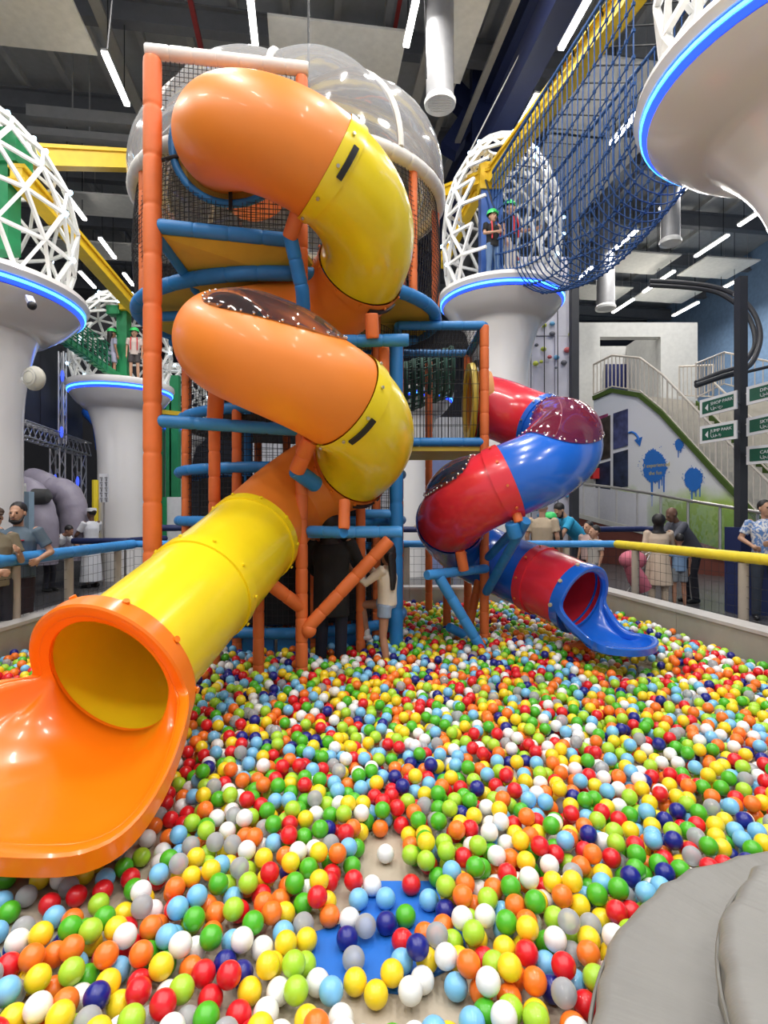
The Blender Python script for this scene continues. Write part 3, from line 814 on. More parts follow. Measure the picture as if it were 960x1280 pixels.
# front bay net with slide portal
mb = MB()
PA = Vector((PLx, PLy+0.02, 0)); PB = Vector((PCx, PCy+0.02, 0))
hc = Vector((-1.36, 5.0, 4.88)); hr = 0.56
def bay(u, v): q = PA.lerp(PB, 0.05+0.9*u); return Vector((q.x, q.y, 4.12+v*1.38))
for i in range(31):
    seg = [bay(i/30, j/40) for j in range(41)]; run = []
    for q in seg+[None]:
        if q is not None and math.hypot(q.x-hc.x, q.z-hc.z) > hr: run.append(q)
        else:
            if len(run) > 1: strand(mb, [run[0], run[-1]], 0.0032)
            run = []
for j in range(33):
    seg = [bay(i/40, j/32) for i in range(41)]; run = []
    for q in seg+[None]:
        if q is not None and math.hypot(q.x-hc.x, q.z-hc.z) > hr: run.append(q)
        else:
            if len(run) > 1: strand(mb, [run[0], run[-1]], 0.0032)
            run = []
part('front_net', mb, NET, tw, kind='stuff')
# side net of the bay
mb = MB()
def sidn(u, v): q = Vector((PLx, PLy, 0)).lerp(Vector((UX+URX*math.cos(math.radians(215)), UY+URY*math.sin(math.radians(215)), 0)), 0.04+0.9*u); return Vector((q.x, q.y, 4.05+v*(1.42-0.35*u)))
netgrid(mb, sidn, 16, 30, 0.0032); part('side_net', mb, NET, tw, kind='stuff')
# portal ring: blue outer, gold net skirt
mb = MB(); ring_at(mb, hc, Vector((0.02, -1, 0)), [(hr-0.03+0.035*math.cos(a), 0.035*math.sin(a)) for a in [2*PI*k/10 for k in range(10)]], 48); part('portal_ring', mb, BLUE_P, tw)
mb = MB(); ring_at(mb, hc+Vector((0, 0.02, 0)), Vector((0.02, -1, 0)), [(TR+0.01, 0.0), (hr-0.03, 0.0), (hr-0.03, -0.01), (TR+0.01, -0.01)], 48); part('portal_skirt', mb, mat('gold_mesh', (0.36, 0.2, 0.02), 0.6, bump=0.8, bscale=120), tw)
for a in (-90, -15, 195):
    d = Vector((math.cos(math.radians(a)), 0, math.sin(math.radians(a)))); q = hc+Vector((0, -0.04, 0))
    mb = MB(); mb.tube([q+d*(TR+0.01), q+d*(hr+0.06 if a == -90 else hr+0.18)], 0.018, 8); part('portal_strap', mb, BLACK, tw)

# lower round storeys
LX, LY, LRX, LRY = -1.12, 6.9, 1.31, 1.15
lang = [180, 214, 252, 288, 322, 0, 40, 80, 120, 150]
for a in lang:
    x = LX+LRX*math.cos(math.radians(a)); y = LY+LRY*math.sin(math.radians(a))
    tpart('post', [Vector((x, y, 0)), Vector((x, y, Z4-0.05))], 0.052, ORANGE_P if a not in (322,) else ORANGE_P, 0.25)
for z, ex in ((2.68, 0), (2.06, 0.03), (1.5, 0.03), (0.36, 0.04)):
    tpart('storey_ring', arc(LX, LY, LRX+ex, LRY+ex, 0, 352, z, 48)[:-1], 0.058, BLUE_P, 0.3, closed=True)
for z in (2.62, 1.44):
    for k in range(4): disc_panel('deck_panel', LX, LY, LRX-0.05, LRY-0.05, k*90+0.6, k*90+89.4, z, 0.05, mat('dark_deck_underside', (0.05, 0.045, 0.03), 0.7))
# blue skirt pads low down
for k in range(8):
    ps = arc(LX, LY, LRX-0.02, LRY-0.02, k*45+1, k*45+44, 0, 6)+list(reversed(arc(LX, LY, LRX-0.1, LRY-0.1, k*45+1, k*45+44, 0, 6)))
    mb = MB(); mb.prism([(p.x, p.y) for p in ps], 0.0, 0.33); part('skirt_pad', mb, BLUE_P, tw, smooth=False)
# black sheets put in for the shade inside the lower tower
SHADE = mat('black_shade_sheet', (0.014, 0.014, 0.017), 0.9, bump=0.4, bscale=90)
for k in range(10):
    a_ = [160, 180, 214, 252, 288, 322][k % 6] if k < 5 else None
for a_0, a_1 in ((181, 213), (215, 251), (253, 287), (289, 321), (323, 359)):
    p0, p1 = arc(LX, LY, LRX-0.16, LRY-0.16, a_0, a_1, 0, 1)
    for z0, z1 in (((0.4, 1.98),) if a_0 < 323 else ((0.4, 1.35),)):
        mb = MB(); n_ = (p1-p0).cross(Vector((0, 0, 1))); mb.slab([p0+Vector((0, 0, z0)), p1+Vector((0, 0, z0)), p1+Vector((0, 0, z1)), p0+Vector((0, 0, z1))], n_, 0.01)
        part('shade_sheet', mb, SHADE, tw, smooth=False)
mb = MB()
def ln_(u, v): a = math.radians(u*360); return Vector((LX+LRX*math.cos(a), LY+LRY*math.sin(a), 0.4+v*3.3))
netgrid(mb, ln_, 150, 50, 0.003, su=48, sv=1)
part('safety_net', mb, NET, tw, kind='stuff')
tpart('inner_post', [Vector((-1.55, 6.4, 0)), Vector((-1.55, 6.4, 3.7))], 0.05, BLUE_P)
tpart('inner_post', [Vector((-0.7, 7.2, 0)), Vector((-0.7, 7.2, 3.7))], 0.05, ORANGE_P)
tpart('inner_post', [Vector((-1.2, 6.9, 0)), Vector((-1.2, 6.9, 3.7))], 0.05, ORANGE_P)
tpart('inner_step', [Vector((-1.5, 6.7, 3.1)), Vector((-0.5, 6.5, 3.35))], 0.07, BLACK)
tpart('inner_step', [Vector((-0.9, 6.6, 2.1)), Vector((-0.1, 6.9, 2.5))], 0.07, BLACK)
# blue end column, step pads and braces to the right of the slide
tpart('end_column', [Vector((0.13, 6.0, 0)), Vector((0.13, 6.0, 3.4))], 0.075, BLUE_P, 0.6, label='blue padded end column')
tpart('post', [Vector((-0.24, 5.75, 0)), Vector((-0.24, 5.75, 2.0))], 0.05, ORANGE_P)
tpart('post', [Vector((-0.42, 6.3, 0)), Vector((-0.42, 6.3, 3.0))], 0.05, ORANGE_P)
tpart('rail', [Vector((-0.68, 5.0, 1.42)), Vector((0.16, 5.1, 1.42))], 0.055, LBLUE_P, 0.22)
tpart('rail', [Vector((-0.2, 6.0, 1.58)), Vector((0.13, 6.0, 1.58))], 0.05, LBLUE_P, 0.22)
tpart('rail', [Vector((-0.7, 6.4, 1.22)), Vector((0.13, 6.2, 1.22))], 0.045, LBLUE_P, 0.22)
tpart('brace', [Vector((-0.70, 4.98, 0.55)), Vector((0.05, 5.06, 1.35))], 0.06, ORANGE_P, 0.2, label='orange diagonal padded brace')
mb = MB(); mb.sphere((-0.67, 4.98, 0.55), 0.07, 14, 10); part('brace_joint', mb, ORANGE_P, tw)
tpart('support', [Vector((-0.33, 4.62, 1.46)), Vector((-0.33, 4.68, 1.70))], 0.048, ORANGE_P, 0.3)
tpart('support_arm', [Vector((-0.33, 4.62, 1.43)), Vector((-0.66, 5.0, 1.43))], 0.05, BLUE_P, 0.3)
tpart('support_arm', [Vector((-0.70, 5.0, 3.12)), Vector((0.22, 4.95, 3.12))], 0.055, BLUE_P, 0.22)
tpart('support', [Vector((-0.1, 4.9, 3.12)), Vector((-0.11, 4.86, 3.32))], 0.06, ORANGE_P, 0.3)
tpart('support', [Vector((0.0, 5.1, 2.7)), Vector((0.0, 5.1, 3.1))], 0.05, ORANGE_P, 0.3)
tpart('support', [Vector((-0.70, 4.98, 3.2)), Vector((-0.70, 4.8, 3.5)), Vector((-0.78, 4.62, 3.9))], 0.06, BLUE_P, 0.22)
tpart('support', [Vector((-0.78, 4.62, 3.86)), Vector((-0.68, 4.5, 4.04))], 0.062, ORANGE_P, 0.2)
tpart('support', [Vector((-0.74, 4.75, 1.95)), Vector((-0.6, 4.58, 2.2))], 0.07, ORANGE_P, 0.2)
tpart('support_arm', [Vector((-0.76, 4.78, 1.96)), Vector((-0.60, 4.98, 1.84))], 0.075, BLUE_P, 0.2)
tpart('support', [Vector((-0.74, 5.0, 0.75)), Vector((-0.98, 4.75, 1.0))], 0.06, ORANGE_P, 0.22)
tpart('support', [Vector((-1.12, 5.0, 0.0)), Vector((-1.12, 5.0, 0.95))], 0.05, ORANGE_P, 0.22)
tpart('support', [Vector((-1.62, 5.35, 2.42)), Vector((-1.55, 5.2, 2.8))], 0.075, ORANGE_P, 0.4)
tpart('support', [Vector((-1.62, 5.35, 0.0)), Vector((-1.62, 5.35, 2.42))], 0.055, ORANGE_P, 0.25)

# ------------------------------------------------------------------ SIDE TOWER with the red slide's entrance
st = thing('play_tower', 'small netted tower bay with blue frame holding the red slide entrance', 'play tower', (0.6, 6.9, 0))
def spart(name, pts, r, m, seg=0.25, label=None): return tpart(name, pts, r, m, seg, parent=st, label=label)
BXl, BXr, BYn, BYf = 0.16, 1.12, 6.25, 7.35
for x, y, z0 in ((BXr, BYn, 0), (BXr-0.02, BYf, 0)): spart('post', [Vector((x, y, z0)), Vector((x, y, 3.68))], 0.052, ORANGE_P)
spart('post', [Vector((BXl, BYf, 0)), Vector((BXl, BYf, 3.68))], 0.05, BLUE_P, 0.6)
spart('post', [Vector((0.62, BYf+0.4, 0)), Vector((0.62, BYf+0.4, 3.68))], 0.05, ORANGE_P)
for z in (3.68, 2.38):
    spart('rail', [Vector((BXl, BYn, z)), Vector((BXr, BYn, z))], 0.05, BLUE_P)
    spart('rail', [Vector((BXl, BYf, z)), Vector((BXr, BYf, z))], 0.05, BLUE_P)
    spart('rail', [Vector((BXr, BYn, z)), Vector((BXr, BYf, z))], 0.05, BLUE_P)
    spart('rail', [Vector((BXl, BYn, z)), Vector((BXl, BYf, z))], 0.05, BLUE_P)
mb = MB(); mb.prism([(BXl, BYn), (BXr, BYn), (BXr, BYf), (BXl, BYf)], 2.28, 2.33); part('deck_panel', mb, OLIVE, st, smooth=False)
mb = MB()
for A_, B_ in (((BXl, BYn), (BXr, BYn)), ((BXl, BYf), (BXr, BYf)), ((BXr, BYn), (BXr, BYf))):
    a = Vector((A_[0], A_[1], 0)); b = Vector((B_[0], B_[1], 0)); hole = (A_[0] == BXr and B_[0] == BXr)
    def f(u, v): q = a.lerp(b, u); return Vector((q.x, q.y, 2.42+v*1.22))
    if not hole: netgrid(mb, f, 24, 8, 0.0032)
    else:
        for i in range(25):
            y = f(i/24, 0).y
            dy = abs(y-6.8)
            if dy < 0.45:
                hh = math.sqrt(0.45**2-dy*dy); strand(mb, [f(i/24, 0), Vector((BXr, y, 2.93-hh))], 0.0032); strand(mb, [Vector((BXr, y, 2.93+hh)), f(i/24, 1)], 0.0032)
            else: strand(mb, [f(i/24, 0), f(i/24, 1)], 0.0032)
netgrid(mb, lambda u, v: Vector((BXl+u*(BXr-BXl), BYn+v*(BYf-BYn), 3.66)), 20, 20, 0.003)
part('safety_net', mb, NET, st, kind='stuff')
pc = Vector((1.05, 6.8, 2.93))
mb = MB(); ring_at(mb, pc, Vector((-1, 0, 0)), [(0.36, 0.0), (0.37, 0.04), (0.46, 0.04), (0.47, -0.02), (0.36, -0.03)], 40); part('portal_ring', mb, mat('mustard_portal', (0.7, 0.5, 0.05), 0.45), st)
mb = MB(); ring_at(mb, pc+Vector((0.02, 0, 0)), Vector((-1, 0, 0)), [(0.33, 0.0), (0.37, 0.02), (0.37, -0.2), (0.33, -0.2)], 40); part('portal_lining', mb, mat('orange_brown_lining', (0.6, 0.22, 0.02), 0.4), st)
mb = MB(); ring_at(mb, pc+Vector((0.04, 0, 0)), Vector((-1, 0, 0)), [(0.46, 0.0), (0.5, 0.0), (0.5, -0.06), (0.46, -0.06)], 40); part('portal_gasket', mb, BLACK, st)
# supports of the red slide
spart('rail', [Vector((0.42, 5.5, 0.98)), Vector((1.12, 6.14, 0.98))], 0.05, LBLUE_P, 0.22)
spart('brace', [Vector((0.55, 5.62, 0.95)), Vector((1.06, 5.85, 0.1))], 0.055, LBLUE_P, 0.25)
spart('brace', [Vector((1.12, 6.14, 0.72)), Vector((1.32, 5.2, 1.52))], 0.05, BLUE_P, 0.25)
spart('brace', [Vector((1.14, 6.14, 1.1)), Vector((1.3, 5.25, 1.52))], 0.045, BLUE_P, 0.25)
spart('brace', [Vector((0.7, 6.1, 0.35)), Vector((1.1, 6.3, 0.12))], 0.05, BLUE_P, 0.25)
spart('support', [Vector((1.20, 5.25, 1.50)), Vector((1.24, 5.28, 1.36))], 0.07, BLUE_P, 0.15)
spart('support', [Vector((1.26, 5.22, 1.5)), Vector((1.2, 5.34, 1.78))], 0.045, ORANGE_P, 0.2)
spart('support', [Vector((0.82, 5.75, 1.0)), Vector((0.78, 5.73, 1.2))], 0.055, ORANGE_P, 0.2)
spart('support', [Vector((0.78, 6.95, 0)), Vector((0.78, 6.95, 1.0))], 0.05, ORANGE_P, 0.2)
spart('support', [Vector((0.95, 6.5, 0.1)), Vector((1.1, 6.45, 0.85))], 0.05, ORANGE_P, 0.2)
# dark crawl tunnel seen through the net
mb = MB()
c0 = Vector((0.3, 7.9, 3.35)); c1 = Vector((0.95, 8.0, 3.6))
for k in range(7):
    c_ = c0.lerp(c1, k/6); mb.tube([c_+Vector((0, 0.34*math.cos(a), 0.34*math.sin(a))) for a in [2*PI*i/20 for i in range(20)]], 0.03, 6, closed=True)
for i in range(20):
    a = 2*PI*i/20; d = Vector((0, 0.34*math.cos(a), 0.34*math.sin(a))); strand(mb, [c0+d, c1+d], 0.014)
single('crawl_tunnel', mb, mat('dark_green_net', (0.01, 0.06, 0.04), 0.7), 'dark green round crawl net hanging behind the small tower bay', 'net tunnel')

# ------------------------------------------------------------------ WHITE MUSHROOM COLUMNS WITH LATTICE DOMES
def revolve(mb, prof, c, n=56): mb.lathe(prof, c, n)
def column(x, y, z, r, rs, label, shaft=True):
    t = thing('column', label, 'column', (x, y, 0)); c = (x, y, 0)
    mb = MB(); mb.lathe([(rs, 0), (rs, z-2.1)], c, 48); part('shaft', mb, WHITE, t)
    pr = []
    for k in range(15):
        a = k/14; pr.append((rs+(r*0.62-rs)*(a**2.6), z-2.1+1.45*a))
    pr += [(r*0.66, z-0.61), (r*0.70, z-0.6), (r*0.86, z-0.42), (r*0.955, z-0.27)]
    mb = MB(); mb.lathe(pr, c, 64); part('flared_head', mb, WHITE, t)
    mb = MB(); mb.lathe([(r*0.95, z-0.255), (r*0.985, z-0.225), (r*0.99, z-0.15), (r*0.965, z-0.145)], c, 64); lr = part('led_ring', mb, LEDB, t, label='glowing blue light strip')
    mb = MB(); mb.lathe([(r*0.985, z-0.215), (r*0.9945, z-0.213), (r*0.9945, z-0.178), (r*0.985, z-0.176)], c, 64); part('led_core', mb, LEDC, lr)
    mb = MB(); mb.lathe([(r*0.96, z-0.15), (r*1.0, z-0.15), (r*1.03, z-0.08), (r*1.02, z-0.01), (r*0.99, z), (0.001, z)], c, 64); part('platform', mb, WHITE, t)
    return t
def lattice(x, y, z, r, h, label, nu=15, nv=7, w_=0.05, gap=None, sq=0.55):
    """diagrid cage: bulging barrel closed at the top"""
    t = thing('lattice_dome', label, 'lattice dome', (x, y, z))
    def q(u, v):
        a = 2*PI*u/nu; k = v/nv; zz = z+h*(1-(1-k)**1.25) if False else z+h*math.sin(k*PI/2*0.93)
        rr = r*(0.9+0.18*math.sin(min(1, k*1.3)*PI))*(max(0, math.cos(k*PI/2*0.93)))**sq
        return Vector((x+rr*math.cos(a), y+rr*math.sin(a), zz))
    mb = MB(); nodes = []
    for v in range(nv):
        for u in range(nu):
            uu = u+0.5*(v % 2)
            ang = math.degrees(2*PI*uu/nu) % 360
            if gap and v < gap[2] and ((ang-gap[0]) % 360) < ((gap[1]-gap[0]) % 360): continue
            p = q(uu, v); nodes.append(p)
            mb.bar(p, q(uu+0.5, v+1), w_, w_); mb.bar(p, q(uu-0.5, v+1), w_, w_)
            if v: mb.bar(p, q(uu+1, v), w_, w_)
    for u in range(nu): mb.bar(q(u+0.5*(nv % 2), nv), q(u+1+0.5*(nv % 2), nv), w_, w_)
    part('strut', mb, WHITE_M, t, kind='stuff', smooth=False)
    mb = MB()
    for k, p in enumerate(nodes):
        if k % 3 == 0:
            d = Vector((p.x-x, p.y-y, 0)).normalized(); mb.sphere(p+d*0.04, 0.035, 6, 4)
    part('node_light', mb, mat('cool_node_light', (0.6, 0.8, 1), 0.3, emit=(0.45, 0.75, 1.0), estr=7), t, kind='stuff')
    return t
cA = column(-6.15, 8.0, 4.78, 1.68, 0.85, 'nearest left white flared column with blue light ring, cut by the left frame edge')
lattice(-6.15, 8.0, 4.79, 1.55, 2.65, 'large white lattice dome on the nearest left column', 15, 7, 0.045, (225, 300, 0))
column(-6.28, 13.4, 4.62, 1.16, 0.52, 'white flared column with blue light ring between the left column and the orange corner post')
lattice(-6.28, 13.4, 4.63, 1.12, 2.15, 'white lattice dome around the green post', 13, 8, 0.045, (262, 320, 5))
column(2.41, 11.5, 6.05, 1.25, 0.55, 'tall white flared column with blue light ring behind the red slide')
lattice(2.41, 11.5, 6.06, 1.18, 3.1, 'white lattice dome above the red slide with helmeted visitors inside', 14, 9, 0.05, (228, 292, 6))
column(4.5, 5.55, 6.0, 1.8, 0.5, 'huge white flared column head with blue light ring at the top right corner')
lattice(4.5, 5.55, 6.01, 1.6, 3.0, 'white lattice dome at the top right corner above the big disc', 14, 7, 0.06)
column(0.62, 14.2, 4.6, 1.12, 0.5, 'distant white column with blue light ring seen through the small tower bay')
column(-6.6, 17.8, 4.35, 1.0, 0.42, 'farthest white column between the orange posts on the left')
lattice(-6.6, 17.8, 4.36, 0.95, 1.9, 'farthest white lattice dome behind the orange corner post', 12, 6, 0.05)
# loudspeaker lamp on column A
t = thing('wall_speaker', 'round cream loudspeaker sticking out from the nearest left column', 'speaker', P(43, 473, 7.6))
mb = MB(); mb.sphere(P(43, 473, 7.6), 0.145, 20, 14, (1, 0.75, 1.15)); part('body', mb, mat('cream_plastic', (0.62, 0.6, 0.5), 0.5), t)
mb = MB(); mb.bar(P(28, 474, 7.75), P(40, 473, 7.6), 0.05, 0.05); part('bracket', mb, WHITE_M, t)
mb = MB()
for k in range(1, 4): mb.tube([P(41, 473, 7.6)+Vector((0.1*k/3*math.cos(a), -0.10+0.0*k, 0.12*k/3*math.sin(a))) for a in [2*PI*i/20 for i in range(20)]], 0.004, 5, closed=True)
part('grille_ring', mb, STEEL, t)
t = thing('security_camera', 'small black security camera under the nearest left column head', 'camera', P(40, 382, 7.05))
mb = MB(); mb.sphere(P(40, 382, 7.05), 0.055, 12, 8); part('lens', mb, BLACK, t)
mb = MB(); mb.bar(P(40, 380, 7.05), P(36, 372, 7.3), 0.08, 0.06); part('mount', mb, WHITE_M, t)

# zip-line beams
def ibeam(name, a, b, hgt, wd, m, label, cat='beam'):
    a = Vector(a); b = Vector(b); mb = MB(); u = Vector((0, 0, hgt/2-0.03))
    mb.bar(a+u, b+u, wd, 0.06); mb.bar(a-u, b-u, wd, 0.06); mb.bar(a, b, wd*0.7, hgt-0.06)
    return single(name, mb, m, label, cat, smooth=False)
ibeam('zipline_beam', P(18, 195, 9.5), P(172, 201, 11.5), 0.38, 0.3, YBEAM, 'horizontal yellow steel beam reaching from the left lattice dome to the clear dome')
ibeam('zipline_beam', P(20, 215, 8.2), P(182, 400, 13.6), 0.26, 0.24, YBEAM, 'yellow beam slanting down from the left lattice dome to the green post')
ibeam('zipline_beam', P(618, 218, 11.3), P(800, -22, 7.3), 0.36, 0.26, YBEAM, 'long yellow beam climbing above the blue rope net')
ibeam('zipline_beam', P(618, 218, 11.3), P(545, 245, 13.0), 0.26, 0.22, YBEAM, 'short yellow beam from the blue post to the left')
ibeam('zipline_beam', P(600, 235, 11.9), P(552, 330, 13.2), 0.24, 0.2, YBEAM, 'yellow slanting brace left of the blue post')
t = thing('zipline_post', 'square blue steel post with yellow head standing on the tall column', 'post', P(613, 352, 11.5))
mb = MB(); mb.box(P(613, 292, 11.6), (0.44, 0.35, 2.05)); part('shaft', mb, BBEAM, t, smooth=False)
mb = MB(); mb.box(P(613, 226, 11.6), (0.5, 0.42, 0.55)); part('head', mb, YBEAM, t, smooth=False)
mb = MB(); mb.tube([P(607, 225, 11.2), P(625, 285, 11.0)], 0.02, 6); part('tether', mb, BLACK, t)
t = thing('zipline_post', 'square green steel post standing in the small left lattice dome', 'post', P(155, 470, 13.3))
mb = MB(); mb.box(P(155, 430, 13.2), (0.24, 0.24, 1.65)); part('shaft', mb, GBEAM, t, smooth=False)
mb = MB(); mb.box(P(144, 389, 13.1), (0.3, 0.25, 0.2)); part('head', mb, GBEAM, t, smooth=False)
mb = MB(); mb.box(P(156, 381, 13.1), (0.2, 0.25, 0.3)); part('cap', mb, YBEAM, t, smooth=False)
single('zipline_post', MB().box(P(4, 250, 8.4), (0.34, 0.3, 1.6)).box(P(6, 190, 8.4), (0.6, 0.4, 0.5)), GBEAM, 'green steel post inside the large left lattice dome', 'post', smooth=False)
for px, lb in ((201, 'left'), (212, 'middle'), (219, 'right')):
    d = 16.5; a = P(px, 470 if px > 215 else 498, d)
    mb = MB(); mb.box(((px-480)*d/F, d, a.z/2), (0.26 if px > 215 else 0.16, 0.2, a.z)); single('green_post', mb, GBEAM, lb+' one of three distant green posts right of the orange corner post', 'post', smooth=False)
mb = MB(); mb.bar(P(198, 515, 16.42), P(232, 518, 16.42), 0.2, 0.12); single('yellow_edge', mb, YBEAM, 'distant yellow platform edge between the green posts', 'beam', smooth=False)

# ropes
def wire(a, b, r, m, name, label, sag=0.0):
    a = Vector(a); b = Vector(b); mb = MB(); mb.tube([a.lerp(b, k/12)-Vector((0, 0, sag*4*(k/12)*(1-k/12))) for k in range(13)], r, 5); return single(name, mb, m, label, 'cable')
wire(P(586, 192, 12), PZ(684, 0, 10.8), 0.014, WHITE_M, 'steel_wire', 'thin pale wire running up beside the navy girder')
wire(P(530, 0, 9), P(533, 98, 9), 0.012, BLACK, 'power_cable', 'black cable hanging between lamp and duct')
wire(P(140, 0, 9), P(134, 62, 9), 0.015, BLACK, 'power_cable', 'black cable hanging above the upper left lamp', 0)

# blue rope net tunnel
t = thing('rope_net', 'sagging blue rope net tunnel hanging from the yellow beam', 'rope net', (3.2, 9.0, 6.0))
A0 = Vector((2.75, 11.2, 0)); B0 = Vector((3.78, 7.3, 0))
def rn(u, v):
    c = A0.lerp(B0, u); d = (B0-A0).normalized(); n = Vector((-d.y, d.x, 0))
    hw = 0.62
    zt = 8.3+0.45*u; zb = 6.0-0.55*math.sin(u*PI)
    side = 0.37; zc = zb+hw*0.8
    if v < side: lat, z = -hw, zt+(zc-zt)*v/side
    elif v > 1-side: lat, z = hw, zt+(zc-zt)*(1-v)/side
    else:
        ph = (v-side)/(1-2*side)*PI; lat, z = -hw*math.cos(ph), zc-(zc-zb)*math.sin(ph)
    return Vector((c.x+n.x*lat, c.y+n.y*lat, z))
NU_, NVV = 30, 18
mb = MB()
for i in range(NU_+1): mb.tube([rn(i/NU_, j/40) for j in range(41)], 0.011, 5, caps=False)
for j in range(NVV+1): mb.tube([rn(i/NU_, j/NVV) for i in range(NU_+1)], 0.011, 5, caps=False)
part('rope', mb, NETBLUE, t, kind='stuff')
mb = MB()
for i in range(0, NU_+1):
    for j in range(0, NVV+1): mb.box(rn(i/NU_, j/NVV), (0.04, 0.04, 0.04))
part('knot', mb, NETBLUE, t, kind='stuff', smooth=False)
for v in (0, 1):
    mb = MB(); mb.tube([rn(i/20, v) for i in range(21)], 0.03, 8); part('edge_rope', mb, NETBLUE, t)
for i in range(0, 13):
    for v in (0, 1):
        p = rn(i/12, v); beam = P(618, 218, 11.3).lerp(P(800, -22, 7.3), i/12)
        mb = MB(); mb.tube([p, beam], 0.012, 5); part('hanger_rope', mb, BLACK, t)
# green rope bridge left
t = thing('rope_bridge', 'green rope and slat bridge leading to the small left lattice dome', 'rope bridge', P(100, 440, 12))
ga, gb = P(52, 408, 11.0), P(142, 470, 13.0)
for k in range(16):
    c = ga.lerp(gb, k/15); mb = MB(); mb.bar(c-Vector((0.0, 0.45, 0)), c+Vector((0.25, 0.45, -0.1)), 0.12, 0.04); part('slat', mb, GBEAM, t, smooth=False)
mb = MB()
def gf(s_):
    return lambda u, v: ga.lerp(gb, u)+Vector((0.1, s_*0.5, 0.0+v*0.55))
netgrid(mb, gf(-1), 14, 4, 0.018); netgrid(mb, gf(1), 14, 4, 0.018); part('side_rope', mb, NETGREEN, t, kind='stuff')

# ------------------------------------------------------------------ RIGHT SIDE: white block, stairs, mural, signs, climbing wall
WALLW = mat('white_painted_wall', (0.66, 0.66, 0.63), 0.8)
yb = 21.0
def bx(px): return (px-480)*yb/F
zt = CAMZ+(640-403)*yb/F
mb = MB()
x0, x1, xa, xb_ = bx(718), bx(872), bx(750), bx(826); ztop = CAMZ+(640-421)*yb/F
mb.prism([(x0, yb), (xa, yb), (xa, yb+0.4), (x0, yb+0.4)], 0, zt); mb.prism([(xb_, yb), (x1, yb), (x1, yb+6), (xb_, yb+6)], 0, zt)
mb.prism([(xa, yb), (xb_, yb), (xb_, yb+0.4), (xa, yb+0.4)], ztop, zt); mb.prism([(xa, yb), (xb_, yb), (xb_, yb+0.4), (xa, yb+0.4)], 0, 5.2)
struct('wall_block', mb, WALLW)
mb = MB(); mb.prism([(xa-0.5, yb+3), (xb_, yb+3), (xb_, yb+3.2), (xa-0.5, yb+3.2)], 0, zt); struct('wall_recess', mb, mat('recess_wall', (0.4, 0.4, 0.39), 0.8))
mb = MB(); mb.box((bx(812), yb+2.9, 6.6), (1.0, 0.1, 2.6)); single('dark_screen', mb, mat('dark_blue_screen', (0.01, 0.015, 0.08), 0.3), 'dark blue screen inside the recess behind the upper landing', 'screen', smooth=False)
# mural wall plane
MA = Vector((7.3, 19.5, 0)); MBv = Vector((9.75, 13.75, 0)); MD = (MBv-MA).normalized(); MN = Vector((MD.y, -MD.x, 0))   # MN faces the viewer side
if MN.dot(-MA) < 0: MN = -MN
def onm(px, py, off=0.0):
    k = (px-480)/F; o_ = MA+MN*off
    t_ = (k*o_.y-o_.x)/(MD.x-k*MD.y); q = o_+MD*t_; return Vector((q.x, q.y, CAMZ+(640-py)*q.y/F))
def mural_mat():
    m = bpy.data.materials.new('mural_print'); m.use_nodes = True; nt = m.node_tree; b = nt.nodes['Principled BSDF']; b.inputs['Roughness'].default_value = 0.6
    g = nt.nodes.new('ShaderNodeNewGeometry'); sp = nt.nodes.new('ShaderNodeSeparateXYZ'); nt.links.new(g.outputs['Position'], sp.inputs[0])
    no = nt.nodes.new('ShaderNodeTexNoise'); no.inputs['Scale'].default_value = 0.9; no.inputs['Detail'].default_value = 6; nt.links.new(g.outputs['Position'], no.inputs['Vector'])
    ad = nt.nodes.new('ShaderNodeMath'); ad.operation = 'MULTIPLY_ADD'; ad.inputs[1].default_value = 1.3; nt.links.new(no.outputs['Fac'], ad.inputs[0]); nt.links.new(sp.outputs[2], ad.inputs[2])
    mr = nt.nodes.new('ShaderNodeMapRange'); mr.inputs[1].default_value = 0.5; mr.inputs[2].default_value = 7.2; nt.links.new(ad.outputs[0], mr.inputs[0])
    cr = nt.nodes.new('ShaderNodeValToRGB'); e = cr.color_ramp.elements
    e[0].position = 0.0; e[0].color = (0.17, 0.36, 0.02, 1); e[1].position = 1.0; e[1].color = (0.62, 0.72, 0.85, 1)
    for p_, c_ in ((0.22, (0.3, 0.5, 0.04, 1)), (0.30, (0.4, 0.58, 0.12, 1)), (0.37, (0.8, 0.82, 0.82, 1)), (0.72, (0.82, 0.83, 0.9, 1))):
        q = e.new(p_); q.color = c_
    nt.links.new(mr.outputs[0], cr.inputs[0]); nt.links.new(cr.outputs[0], b.inputs['Base Color']); return m
top = [(742, 497), (765, 487), (800, 493), (828, 516), (895, 590), (968, 668)]
tp = [onm(a, b) for a, b in top]
t = thing('mural_wall', 'white stair side wall printed with grass, blue paint splats and photos', 'wall', (MA.x, MA.y, 0))
mb = MB(); poly = [Vector((tp[0].x, tp[0].y, 0))]+tp+[Vector((tp[-1].x, tp[-1].y, 0))]
mb.slab(poly, -MN, 0.15); part('printed_wall', mb, mural_mat(), t, smooth=False)
GREENT = mat('green_turf_trim', (0.06, 0.11, 0.015), 0.8, bump=0.4)
mb = MB()
for a, b in zip(top[:-1], top[1:]): mb.bar(onm(a[0], a[1]+1, 0.03), onm(b[0], b[1]+1, 0.03), 0.12, 0.14)
part('turf_trim', mb, GREENT, t, smooth=False)
